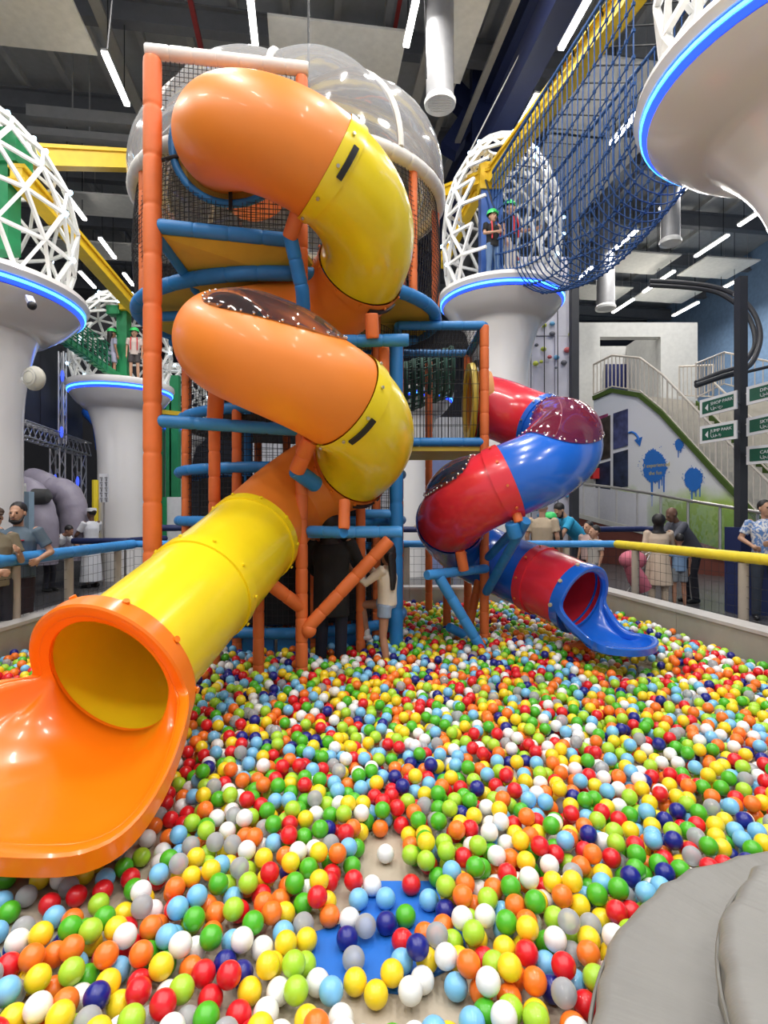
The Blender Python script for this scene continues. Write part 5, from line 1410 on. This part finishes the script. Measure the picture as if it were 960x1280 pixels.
    if st_ != 'bald':
        mb = MB()
        ell(mb, hp_(0, .03, .045), .097, (0.88, 1.02, 0.95))
        if st_ in ('long', 'bob', 'wrap'):
            ell(mb, hp_(0, .06, -.02), .085, (0.95, 0.8, 1.2))
        if st_ == 'long':
            loft(mb, [hp_(0, .075, .0), hp_(0, .09, -.14), hp_(0, .10, -.30), hp_(0.02, .11, -.42)], [(.085*q, .045*q), (.085*q, .04*q), (.075*q, .035*q), (.04*q, .02*q)], X)
        if st_ == 'wrap':
            ell(mb, hp_(0, .05, .04), .125, (0.95, 1.05, 0.95)); loft(mb, [hp_(0, .02, -.06), J['neck'], J['chest'].lerp(J['neck'], .7)], [(.09*q, .09*q), (.09*q, .09*q), (.15*q, .11*q)], X)
        melt(mb, hm_, 'hair' if st_ != 'wrap' else 'headscarf', t, vox*0.8)
    if beard:
        mb = MB(); ell(mb, hp_(0, -.042, -.092), .047, (1.1, 1.0, 0.72)); 
        for s_ in (-1, 1): capsule(mb, hp_(.07*s_, -.005, -.02), hp_(.05*s_, -.045, -.085), .012*q, .02*q, 8)
        capsule(mb, hp_(-.024, -.098, -.048), hp_(.024, -.098, -.048), .006*q, .006*q, 8)
        melt(mb, hm_, 'beard', t, vox*0.6)
    if cap:
        mb = MB()
        if cap[0] == 'flat': ell(mb, hp_(0, .015, .07), .106, (0.9, 1.08, 0.5)); capsule(mb, hp_(-.04, -.11, .055), hp_(.04, -.11, .055), .014*q, .014*q)
        else: mb.lathe([(.099*q, -.0), (.101*q, .05*q), (.096*q, .07*q), (.001, .078*q)], hp_(0, .018, .058), 24, axis=HM)
        part('cap', mb, cap[1], t, local=True)
    if helmet:
        mb = MB(); mb.lathe([(.122*q, 0), (.12*q, .03*q), (.105*q, .075*q), (.07*q, .105*q), (.001, .118*q)], hp_(0, .015, .045), 22, axis=HM); capsule(mb, hp_(-.05, -.125, .05), hp_(.05, -.125, .05), .012*q, .012*q)
        part('helmet', mb, helmet, t, local=True)
    # top
    mb = MB(); w2 = wide
    hemp = J['pelvis']+(J['waist']-J['pelvis']).normalized()*((hem-.93)*S)
    loft(mb, [hemp, J['waist'], J['chest'], J['chest'].lerp(J['neck'], .62), J['neck']+(J['neck']-J['chest'])*.05], [(.165*S*w2, .125*S*w2), (.16*S*w2, .12*S*w2), (.18*S*w2, .13*S*w2), (.16*S*w2, .095*S), (.062*S, .06*S)], X)
    for s_ in 'LR':
        sh, el, wr = J['sh'+s_], J['el'+s_], J['wr'+s_]
        if sleeve == 'short': mb.tube([sh-(el-sh)*.12, sh, sh.lerp(el, .5), sh.lerp(el, .72)], [.03*S, .068*S, .062*S, .066*S], 12)
        else: mb.tube([sh-(el-sh)*.12, sh, sh.lerp(el, .5), el, el.lerp(wr, .5), el.lerp(wr, .93)], [.03*S, .068*S, .06*S, .054*S, .05*S, .046*S], 12)
    melt(mb, top, 'shirt' if bottom_kind != 'robe' else 'robe_top', t, vox)
    mb = MB()
    if bottom_kind == 'robe':
        loft(mb, [J['waist'], J['pelvis'], J['pelvis']*.55+Vector((0, 0, .03)), Vector((J['pelvis'].x*.3, J['pelvis'].y*.3, .13*S))], [(.165*S, .125*S), (.19*S, .15*S), (.21*S, .17*S), (.25*S, .19*S)], X)
    elif bottom_kind == 'skirt':
        loft(mb, [J['waist'], J['pelvis'], J['pelvis']*.45], [(.16*S, .12*S), (.185*S, .15*S), (.25*S, .2*S)], X)
        for s_ in 'LR': mb.tube([J['hip'+s_], J['kn'+s_], J['an'+s_]], [.09*S, .07*S, .055*S], 12)
    else:
        loft(mb, [J['waist']*.35+J['pelvis']*.65, J['pelvis'], (J['hipL']+J['hipR'])/2-Vector((0, 0, .04*S))], [(.15*S, .11*S), (.165*S, .125*S), (.15*S, .115*S)], X)
        for s_ in 'LR':
            hi_, kn, an = J['hip'+s_], J['kn'+s_], J['an'+s_]
            if bottom_kind == 'shorts': mb.tube([hi_, hi_.lerp(kn, .35), hi_.lerp(kn, .72)], [.092*S, .092*S, .096*S], 14)
            elif bottom_kind == 'hotpants': mb.tube([hi_, hi_.lerp(kn, .2), hi_.lerp(kn, .38)], [.095*S, .094*S, .094*S], 14)
            else: mb.tube([hi_, hi_.lerp(kn, .5), kn, kn.lerp(an, .5), an+Vector((0, 0, -.02*S))], [.092*S, .084*S, .066*S, .062*S, .058*S], 14)
    melt(mb, bottom, {'robe': 'robe_skirt', 'skirt': 'skirt', 'shorts': 'shorts', 'hotpants': 'shorts'}.get(bottom_kind, 'trousers'), t, vox)
    if shoes:
        for s_ in 'LR':
            a_ = J['an'+s_]; mb = MB(); capsule(mb, a_+Vector((0, .035, -.04))*S, a_+Vector((0, -.135, -.052))*S, .044*S, .036*S, 12); part('shoe', mb, shoes, t, local=True)
    return t, J, S
def strip(t, pts, r, m, name): mb = MB(); mb.tube(pts, r, 6); part(name, mb, m, t, local=True)
BLKSHOE = mat('black_shoe', (0.015, 0.015, 0.015), 0.4)
WHT = cloth('white_cotton', (0.72, 0.73, 0.76)); DKT = cloth('dark_trousers', (0.02, 0.02, 0.03))
def gx(px, d): return (px-480)*d/F
# spectators on the left
t, J, S = person('bearded man in a blue-grey t-shirt leaning behind the left railing', (gx(22, 6.3), 6.3, 0), 1.71, 0.12, SKIN2, cloth('slate_blue_tshirt', (0.09, 0.13, 0.17)), cloth('dark_red_black_trousers', (0.03, 0.015, 0.02)),
       beard=True, wide=1.12, pose={'elL': (.33, .05, 1.14), 'wrL': (.30, -.14, 1.08), 'elR': (-.30, .02, 1.12), 'wrR': (-.22, -.16, 1.08)}, shoes=BLKSHOE, look=(0.05, 0.0), vox=0.010)
mb = MB(); mb.box((-0.10*S, -0.128*S, 1.27*S), (0.12, 0.012, 0.012)); mb.box((0.10*S, -0.128*S, 1.28*S), (0.06, 0.012, 0.012)); part('red_stripe', mb, mat('red_print', (0.5, 0.03, 0.05), 0.7), t, local=True, smooth=False)
person('man in a brown flat cap and olive t-shirt at the left frame edge', (gx(-8, 5.75), 5.75, 0), 1.66, 1.0, SKIN2, cloth('olive_tshirt', (0.2, 0.17, 0.11)), DKT,
       cap=('flat', mat('brown_cap', (0.08, 0.05, 0.035), 0.8)), pose={'elL': (.24, -.06, 1.12), 'wrL': (.12, -.26, 1.22), 'elR': (-.24, -.02, 1.12), 'wrR': (-.1, -.25, 1.05)}, shoes=BLKSHOE, look=(-0.1, 0.1), vox=0.010)
person('man in a long white robe and white cap seen from behind', (gx(114, 11.9), 11.9, 0), 1.68, -2.0, SKIN3, WHT, WHT, cap=('kufi', WHT), sleeve='short', bottom_kind='robe',
       pose={'elR': (-.28, -.14, 1.18), 'wrR': (-.26, -.38, 1.12), 'elL': (.26, -.1, 1.14), 'wrL': (.2, -.3, 1.05)}, shoes=BLKSHOE, hair=('short', HAIRB), detail=False)
person('person in a white shirt bent over the navy barrier left of the robed man', (gx(62, 11.3), 11.3, 0), 1.5, 1.5, SKIN1, WHT, DKT, bend=0.8, hair=('short', HAIRB), pose={'elL': (.18, -.5, 1.05), 'wrL': (.1, -.72, 1.0)}, detail=False, shoes=BLKSHOE)
# spectators on the right
person('grey-haired person in a sand-coloured shirt seen from behind beside the red slide', (gx(678, 9.5), 9.5, 0), 1.8, 2.7, SKIN2, cloth('sand_shirt', (0.48, 0.38, 0.26)), DKT, hair=('short', HAIRG), wide=1.05, shoes=BLKSHOE, detail=False)
person('child with a bright green helmet behind the grey-haired person', (gx(688, 10.3), 10.3, 0), 1.56, 2.4, SKIN1, cloth('black_top', (0.009, 0.009, 0.01)), DKT, helmet=mat('green_helmet', (0.05, 0.6, 0.15), 0.35), hs=1.1, shoes=BLKSHOE, detail=False)
person('man in a bright blue t-shirt bending over the navy barrier', (gx(724, 10.8), 10.8, 0), 1.9, -1.35, SKIN2, cloth('bright_blue_tshirt', (0.03, 0.36, 0.62)), DKT, bend=0.62, look=(0.2, 0.3), beard=True,
       pose={'elL': (.2, -.42, 1.08), 'wrL': (.15, -.5, .86), 'elR': (-.2, -.42, 1.08), 'wrR': (-.15, -.5, .86)}, shoes=BLKSHOE)
person('young girl with dark hair between the blue shirted man and the boy', (gx(735, 10.3), 10.3, 0), 1.42, -1.0, SKIN2, cloth('pale_pink_top', (0.5, 0.36, 0.33)), DKT, hair=('long', HAIRB), hs=1.1, shoes=BLKSHOE)
person('boy in a light grey t-shirt with black hair looking left behind the blue rail', (gx(743, 9.5), 9.5, 0), 1.36, -1.35, SKIN2, cloth('light_grey_tshirt', (0.45, 0.42, 0.38)), cloth('grey_shorts', (0.12, 0.13, 0.15)), hs=1.15, bottom_kind='shorts', shoes=BLKSHOE)
person('woman in a black headscarf and long cream coat at the yellow rail', (gx(823, 9.35), 9.35, 0), 1.55, 2.8, SKIN1, cloth('cream_coat', (0.62, 0.5, 0.38)), MATS['cream_coat'], hair=('wrap', HAIRB), sleeve='long', bottom_kind='skirt', hem=0.6, wide=1.05,
       pose={'elR': (-.26, -.16, 1.15), 'wrR': (-.3, -.38, 1.25)}, shoes=BLKSHOE, detail=False)
person('bald man in a dark grey shirt bending down towards the woman in the cream coat', (gx(862, 9.9), 9.9, 0), 1.78, -1.4, SKIN3, cloth('dark_grey_shirt', (0.09, 0.095, 0.12)), DKT, hair=('bald', HAIRB), bend=0.55, sleeve='long',
       pose={'elL': (.2, -.45, 1.1), 'wrL': (.12, -.72, 1.16), 'elR': (-.2, -.42, 1.02), 'wrR': (-.15, -.6, .98)}, look=(0, 0.1), shoes=BLKSHOE)
person('boy in a blue top and grey shorts between the woman and the bald man', (gx(849, 9.3), 9.3, 0), 1.22, 3.0, SKIN1, cloth('pale_blue_top', (0.2, 0.32, 0.5)), cloth('grey_shorts2', (0.2, 0.22, 0.24)), hs=1.2, bottom_kind='shorts', shoes=BLKSHOE, detail=False)
t, J, S = person('man in a white and blue patterned t-shirt at the right frame edge', (gx(957, 8.3), 8.3, 0), 1.78, -0.5, SKIN2, WHT, cloth('dark_jeans', (0.03, 0.04, 0.06)), wide=1.05,
       pose={'elL': (.27, -.02, 1.13), 'wrL': (.08, -.18, 1.1), 'elR': (-.30, 0, 1.15), 'wrR': (-.18, -.16, 1.06)}, shoes=BLKSHOE, look=(0.5, -0.1), vox=0.011)
tm = bpy.data.materials.new('blue_patterned_cotton'); tm.use_nodes = True
nt = tm.node_tree; wv = nt.nodes.new('ShaderNodeTexNoise'); wv.inputs['Scale'].default_value = 9; wv.inputs['Distortion'].default_value = 2.5
cr_ = nt.nodes.new('ShaderNodeValToRGB'); cr_.color_ramp.elements[0].position = 0.45; cr_.color_ramp.elements[0].color = (0.12, 0.25, 0.55, 1); cr_.color_ramp.elements[1].position = 0.55; cr_.color_ramp.elements[1].color = (0.72, 0.72, 0.72, 1)
tc_ = nt.nodes.new('ShaderNodeTexCoord'); nt.links.new(tc_.outputs['Object'], wv.inputs['Vector']); nt.links.new(wv.outputs['Fac'], cr_.inputs[0]); nt.links.new(cr_.outputs[0], nt.nodes['Principled BSDF'].inputs['Base Color']); nt.nodes['Principled BSDF'].inputs['Roughness'].default_value = 0.8
for ch in t.children:
    if ch.name.startswith('shirt'): ch.data.materials.clear(); ch.data.materials.append(tm)
# stroller
c = P(797, 725, 9.1); c = Vector((c.x, c.y, 0))
t = thing('stroller', 'pink pushchair standing behind the blue rail beside the woman in the cream coat', 'stroller', c)
PK = cloth('pink_fabric', (0.6, 0.16, 0.22))
mb = MB(); mb.sphere(c+Vector((-0.08, 0, 0.82)), 0.2, 16, 10, (1.1, 0.8, 0.8)); part('hood', mb, PK, t)
mb = MB(); loft(mb, [c+Vector((0.1, 0, 0.35)), c+Vector((0, 0, 0.5)), c+Vector((-0.12, 0, 0.75))], [(0.18, 0.12), (0.2, 0.14), (0.18, 0.1)], (0, 1, 0)); part('seat', mb, PK, t)
for sx in (-0.22, 0.22):
    for sy in (-0.16, 0.16):
        mb = MB(); ring_at(mb, c+Vector((sx, sy, 0.09)), Vector((0, 1, 0)), [(0.05, -0.015), (0.09, -0.015), (0.09, 0.015), (0.05, 0.015)], 18); part('wheel', mb, BLACK, t)
    mb = MB(); mb.tube([c+Vector((sx, 0.16, 0.1)), c+Vector((-sx*0.8, 0.16, 0.7)), c+Vector((0.3, 0.16, 0.95))], 0.012, 6); part('frame_tube', mb, STEEL, t)
mb = MB(); mb.tube([c+Vector((0.22, -0.16, 0.09)), c+Vector((0.22, 0.16, 0.09))], 0.012, 6); mb.tube([c+Vector((-0.22, -0.16, 0.09)), c+Vector((-0.22, 0.16, 0.09))], 0.012, 6); part('axle', mb, STEEL, t)
# visitors on the high platforms
GH = MATS['green_helmet']; HARN = mat('red_harness', (0.6, 0.03, 0.04), 0.6)
def harness(t, J, S):
    for sx in (-1, 1): strip(t, [Vector((sx*.09*S, -.10*S, 1.42*S)), Vector((sx*.10*S, -.145*S, 1.25*S)), Vector((sx*.1*S, -.14*S, 1.0*S))], .018*S, HARN, 'harness_strap')
t, J, S = person('child in green helmet, black t-shirt and jeans before the blue post', (gx(616, 10.95), 10.95, 6.05), 1.42, 0.35, SKIN2, MATS['black_top'], cloth('blue_jeans', (0.1, 0.17, 0.3)), helmet=GH, hs=1.15,
       pose={'elL': (.25, -.08, 1.15), 'wrL': (.05, -.26, 1.2), 'elR': (-.26, -.06, 1.13), 'wrR': (-.05, -.24, 1.12)}, shoes=BLKSHOE); harness(t, J, S)
t, J, S = person('taller person in green helmet and pale trousers half behind the blue net', (gx(637, 11.15), 11.15, 6.05), 1.72, 0.9, SKIN2, MATS['black_top'], cloth('beige_trousers', (0.55, 0.5, 0.45)), helmet=GH, pose={'elL': (.3, -.14, 1.2), 'wrL': (.34, -.36, 1.2)}, shoes=BLKSHOE); harness(t, J, S)
t, J, S = person('child in green helmet and lilac top left of the green post', (gx(140, 13.0), 13.0, 4.62), 1.2, 2.6, SKIN1, cloth('lilac_top', (0.45, 0.45, 0.6)), cloth('lilac_shorts', (0.45, 0.45, 0.6)), helmet=GH, hs=1.2, bottom_kind='shorts', hair=('long', HAIRB), shoes=BLKSHOE, detail=False)
t, J, S = person('child in green helmet and red harness right of the green post', (gx(168, 13.0), 13.0, 4.62), 1.22, 0.3, SKIN2, cloth('pale_top', (0.6, 0.5, 0.45)), cloth('dark_shorts', (0.06, 0.05, 0.05)), helmet=GH, hs=1.2, bottom_kind='shorts', shoes=BLKSHOE); harness(t, J, S)
# in the pit
person('adult dressed all in black standing in the balls under the big slide', (gx(414, 5.5), 5.5, 0.0), 1.60, 2.9, SKIN2, MATS['black_top'], cloth('black_navy_trousers', (0.008, 0.01, 0.025)), hair=('wrap', HAIRB), sleeve='long', hem=0.62, wide=1.18,
       pose={'elL': (.27, -.05, 1.12), 'wrL': (.2, -.2, 1.0), 'elR': (-.3, -.1, 1.13), 'wrR': (-.32, -.28, 1.1)}, shoes=BLKSHOE, detail=False, vox=0.011)
SOCK = mat('white_sock', (0.75, 0.75, 0.76), 0.8)
gd = 5.55
t, J, S = person('girl with long black hair, cream top and denim shorts climbing with one knee raised', (gx(484, gd), gd, 0.0), 1.28, -1.95, SKIN1, cloth('cream_top', (0.78, 0.68, 0.55)), cloth('pale_denim', (0.28, 0.36, 0.48)), hair=('long', HAIRB), hs=1.12, sleeve='long', bottom_kind='hotpants', hem=0.90,
       pose={'elR': (-.22, -.2, 1.25), 'wrR': (-.16, -.42, 1.42), 'elL': (.2, -.22, 1.2), 'wrL': (.14, -.42, 1.34), 'knR': (-.12, -.42, .86), 'anR': (-.12, -.34, .46), 'knL': (.1, -.02, .5), 'anL': (.1, .05, .085)}, look=(-0.5, 0.05), detail=False, vox=0.009)
for s_ in 'LR':
    a_ = J['an'+s_]; mb = MB(); capsule(mb, a_+Vector((0, .03, -.035))*S, a_+Vector((0, -.12, -.05))*S, .042*S, .034*S, 12); capsule(mb, a_+Vector((0, 0, .05))*S, a_, .04*S, .04*S, 12); part('sock', mb, SOCK, t, local=True)
FEET = [(gx(414, 5.5), 5.5, 0.17), (gx(484, gd), gd, 0.1)]

# ------------------------------------------------------------------ BALLS
BD = 0.08; BRAD = 0.04
BCOL = [('red', (0.72, 0.012, 0.02)), ('orange', (0.9, 0.19, 0.02)), ('yellow', (0.9, 0.66, 0.02)), ('green', (0.08, 0.45, 0.02)),
        ('lime green', (0.4, 0.68, 0.04)), ('light blue', (0.2, 0.52, 0.82)), ('white', (0.85, 0.85, 0.84)), ('navy blue', (0.01, 0.015, 0.22)), ('clear', None)]
BW = [15, 13, 17, 13, 12, 14, 12, 6, 5]
BM = []
for n_, c_ in BCOL:
    BM.append(CLEARB if c_ is None else mat('ball_'+n_.replace(' ', '_'), c_, 0.3, var=0.03, coat=0.15))
rb = random.Random(11)
cell = {}
balls = []          # x,y,z,col
def near(x, y):
    i, j = int(x//BD), int(y//BD)
    for a in (i-1, i, i+1):
        for b in (j-1, j, j+1):
            for q in cell.get((a, b), ()): yield q
def rest(x, y):
    z = BRAD
    for (bx, by, bz) in near(x, y):
        d2 = (bx-x)**2+(by-y)**2
        if d2 < BD*BD*0.998:
            z = max(z, bz+math.sqrt(BD*BD-d2))
    return z
SEG_OBST = []   # vertical obstacles (x,y,r)
for x, y in ((PLx, PLy), (PCx, PCy), (-1.12, 5.0), (-1.62, 5.35), (-0.24, 5.75), (-0.42, 6.3), (1.12, 6.25), (1.1, 7.35), (0.78, 6.95), (0.95, 6.5), (0.16, 7.35), (0.13, 6.0)): SEG_OBST.append((x, y, 0.10))
for q in FEET: SEG_OBST.append(q)
SEG_OBST.append((1.06, 5.85, 0.1))
def in_poly(x, y, poly):
    c = False; n = len(poly)
    for i in range(n):
        x0, y0 = poly[i]; x1, y1 = poly[(i+1) % n]
        if (y0 > y) != (y1 > y) and x < (x1-x0)*(y-y0)/(y1-y0)+x0: c = not c
    return c
h1 = Vector((a0.x, a0.y)).normalized(); n1_ = Vector((h1.y, -h1.x)); g1 = Vector((C0.x, C0.y))
SC1 = [tuple(g1+h1*u+n1_*v) for u, v in ((-0.3, 0.4), (0.0, 0.52), (0.3, 0.68), (0.8, 0.82), (1.05, 0.72), (1.2, 0.3), (1.2, -0.3), (1.05, -0.72), (0.8, -0.82), (0.3, -0.68), (0, -0.52), (-0.3, -0.4))]
h2 = Vector((a2.x, a2.y)).normalized(); n2_ = Vector((h2.y, -h2.x)); g2 = Vector((G0.x, G0.y))
SC2 = [tuple(g2+h2*u+n2_*v) for u, v in ((0.0, 0.42), (0.75, 0.40), (1.02, 0.22), (1.08, 0), (1.02, -0.22), (0.75, -0.40), (0.0, -0.42))]
BARE = [[PZ(a, b, 0.0).xy for a, b in q] for q in (
    [(385, 1215), (425, 1120), (470, 1098), (545, 1108), (548, 1200), (505, 1230), (450, 1222), (400, 1222)],
    [(452, 1050), (505, 1050), (515, 1115), (445, 1125)],
    [(405, 1240), (500, 1225), (550, 1250), (610, 1300), (415, 1320)],
    [(-40, 1095), (40, 1100), (30, 1140), (-40, 1130)])]
def blocked(x, y):
    if y > 8.34 or x < -3.66: return True
    if x > 3.08+(8.4-y)*0.143-0.02: return True
    if math.hypot(x-1.72, y-1.0) < 1.27+BRAD*0.9: return True
    if ((x-LX)/(LRX+0.06))**2+((y-LY)/(LRY+0.06))**2 < 1: return True
    for a, b, r in SEG_OBST:
        if (x-a)**2+(y-b)**2 < (r)**2: return True
    return False
def put(x, y, z, c):
    cell.setdefault((int(x//BD), int(y//BD)), []).append((x, y, z)); balls.append((x, y, z, c))
SPECIAL = [(482, 1067, 6), (483, 1154, 7), (507, 1145, 3), (482, 1123, 5), (448, 1124, 5), (465, 1107, 6), (514, 1106, 0), (536, 1125, 5), (437, 1149, 6), (434, 1173, 7),
           (457, 1162, 8), (456, 1183, 8), (442, 1199, 8), (466, 1206, 0), (502, 1202, 5), (503, 1176, 0), (444, 1227, 2), (470, 1243, 2), (490, 1223, 2), (528, 1225, 6),
           (513, 1246, 6), (507, 1268, 6), (397, 1228, 6), (420, 1210, 3), (414, 1247, 5), (426, 1274, 6), (531, 1168, 1), (554, 1158, 1), (531, 1203, 4), (410, 1170, 1),
           (412, 1145, 1), (383, 1175, 2), (427, 1127, 6), (543, 1185, 1), (440, 1083, 3), (455, 1077, 6), (460, 1095, 6), (442, 1107, 0), (33, 1120, 8), (62, 1130, 0), (8, 1098, 3)]
SPMAP = {}
for si, (px, py, c) in enumerate(SPECIAL):
    q = PZ(px, py, BRAD); z = rest(q.x, q.y)
    if z > BRAD+0.025: z = None
    if z is not None: SPMAP[len(balls)] = si; put(q.x, q.y, z, c)
NSPEC = len(balls)
def drop(x, y, tries=3, n=7):
    best = (rest(x, y), x, y)
    for k in range(tries):
        rr = BD*(0.75-0.2*k); imp = False
        a0_ = rb.random()*PI*2
        for i in range(n):
            a = a0_+2*PI*i/n; xx = best[1]+rr*math.cos(a); yy = best[2]+rr*math.sin(a)
            if blocked(xx, yy): continue
            z = rest(xx, yy)
            if z < best[0]-0.004: best = (z, xx, yy); imp = True
    return best
def target(x, y):           # local pile height
    t = 0.075+0.04*min(1, max(0, (y-1.9)/1.6))+0.06*min(1, max(0, (y-3.2)/2.5))
    t += 0.022*math.sin(x*2.7+y*1.3)*math.sin(y*2.1-x)
    if y > 7.2: t += 0.05*(y-7.2)
    return t
count = 0
bw = []
for i_, k_ in enumerate(BW): bw += [i_]*k_
step = 0.052
ys = 1.35
cands = []
y = ys
while y < 8.36:
    hw = 0.74*y+0.95
    x = -hw
    while x < hw:
        for rep in range(2): cands.append((x+rb.uniform(-.05, .05), y+rb.uniform(-.05, .05)))
        x += step*1.12
    y += step*1.12
rb.shuffle(cands)
for (x, y) in cands:
    if blocked(x, y): continue
    if any(in_poly(x, y, b) for b in BARE): continue
    z, xx, yy = drop(x, y)
    if blocked(xx, yy) or any(in_poly(xx, yy, b) for b in BARE): continue
    if z-BRAD > target(xx, yy): continue
    if (in_poly(xx, yy, SC1) or in_poly(xx, yy, SC2)) and z > BRAD+0.012: continue
    put(xx, yy, z, bw[rb.randrange(len(bw))])
# drop balls that cannot be seen: well below their neighbours' tops (far part only)
keep = []
for k, (x, y, z, c) in enumerate(balls):
    if k >= NSPEC and y > 2.6:
        nb = [q for q in near(x, y) if q[2] > z+0.03 and (q[0]-x)**2+(q[1]-y)**2 < (BD*0.98)**2]
        if len(nb) >= 4: continue
    keep.append((x, y, z, c))
balls = keep
print('balls', len(balls))
def vis_size(b): return -1/(b[1]) if abs(b[0]) < 0.70*b[1] and (CAMZ-b[2])/b[1] < 0.93 else 0
order = sorted(range(len(balls)), key=lambda k: vis_size(balls[k]))
ind = set(order[:300]); ind |= set(range(NSPEC))
ind = set(sorted(ind, key=lambda k: (k >= NSPEC, vis_size(balls[k])))[:300])
BPROTO = []
for (n_, c_), m_ in zip(BCOL, BM):
    bm = bmesh.new(); bmesh.ops.create_icosphere(bm, subdivisions=4 if False else 3, radius=BRAD)
    for f in bm.faces: f.smooth = True
    me = bpy.data.meshes.new('ball_'+n_); bm.to_mesh(me); bm.free(); me.materials.append(m_); BPROTO.append(me)
LAB = {0: 'white ball lying alone in the gap of bare floor above the blue mat', 1: 'navy blue ball in the middle of the bare blue mat', 2: 'green ball beside the navy one on the bare blue mat',
       3: 'light blue ball at the top edge of the bare blue mat', 8: 'white ball at the upper left edge of the bare blue mat', 6: 'red ball at the upper edge of the bare blue mat, right of the floor gap',
       13: 'red ball at the lower edge of the blue mat above the yellow pair', 15: 'red ball on the right part of the bare blue mat', 17: 'lowest yellow ball of the three below the blue mat',
       16: 'left yellow ball of the three below the blue mat', 18: 'right yellow ball of the three below the blue mat', 9: 'navy blue ball at the left edge of the bare blue mat'}
for k in sorted(ind):
    x, y, z, c = balls[k]
    o = bpy.data.objects.new('ball', BPROTO[c]); C.objects.link(o); o.location = (x, y, z)
    n_ = BCOL[c][0]
    if SPMAP.get(k) in LAB: tag(o, LAB[SPMAP[k]], 'ball', 'play balls at the front of the pit')
    else:
        px = 480+F*x/y; py = 640+F*(CAMZ-z)/y
        if px < 215 and py < 1170: w_ = 'just below the lip of the orange scoop'
        elif px > 590: w_ = 'beside the grey round steps at the front'
        elif px < 300: w_ = 'in the bottom left corner of the pit'
        elif py > 1225: w_ = 'at the bottom middle edge below the blue mat'
        elif px < 450: w_ = 'left of the blue mat at the front'
        else: w_ = 'right of the blue mat at the front'
        if py > 1262: w_ = 'in the row cut by the bottom frame edge, '+('left part' if px < 300 else 'middle part' if px < 520 else 'right part')
        tag(o, n_+' plastic ball '+w_, 'ball', 'play balls '+w_)
def ico(sub):
    bm = bmesh.new(); bmesh.ops.create_icosphere(bm, subdivisions=sub, radius=BRAD)
    v = np.array([q.co[:] for q in bm.verts]); f = np.array([[q.index for q in p.verts] for p in bm.faces]); bm.free(); return v, f
hi = ico(3); lo = ico(2)
rest_ = [balls[k] for k in range(len(balls)) if k not in ind]
VV = []; FF = []; MM = []; o_ = 0
for x, y, z, c in rest_:
    v, f = hi if y < 3.3 else lo
    VV.append(v+np.array([x, y, z])); FF.append(f+o_); MM.append(np.full(len(f), c)); o_ += len(v)
VV = np.concatenate(VV); FF = np.concatenate(FF); MM = np.concatenate(MM)
me = bpy.data.meshes.new('ball_pit_balls'); me.vertices.add(len(VV)); me.vertices.foreach_set('co', VV.ravel())
me.loops.add(FF.size); me.loops.foreach_set('vertex_index', FF.ravel().astype(np.int32))
me.polygons.add(len(FF)); me.polygons.foreach_set('loop_start', np.arange(0, FF.size, 3, dtype=np.int32))
for m_ in BM: me.materials.append(m_)
me.polygons.foreach_set('material_index', MM.astype(np.int32)); me.polygons.foreach_set('use_smooth', np.ones(len(FF), dtype=bool)); me.update(calc_edges=True)
print('ball tris', len(FF))
o = bpy.data.objects.new('ball_pit_filling', me); C.objects.link(o)
tag(o, 'thousands of small multicoloured plastic balls filling the pit behind the nearest ones', 'play balls', None, 'stuff')
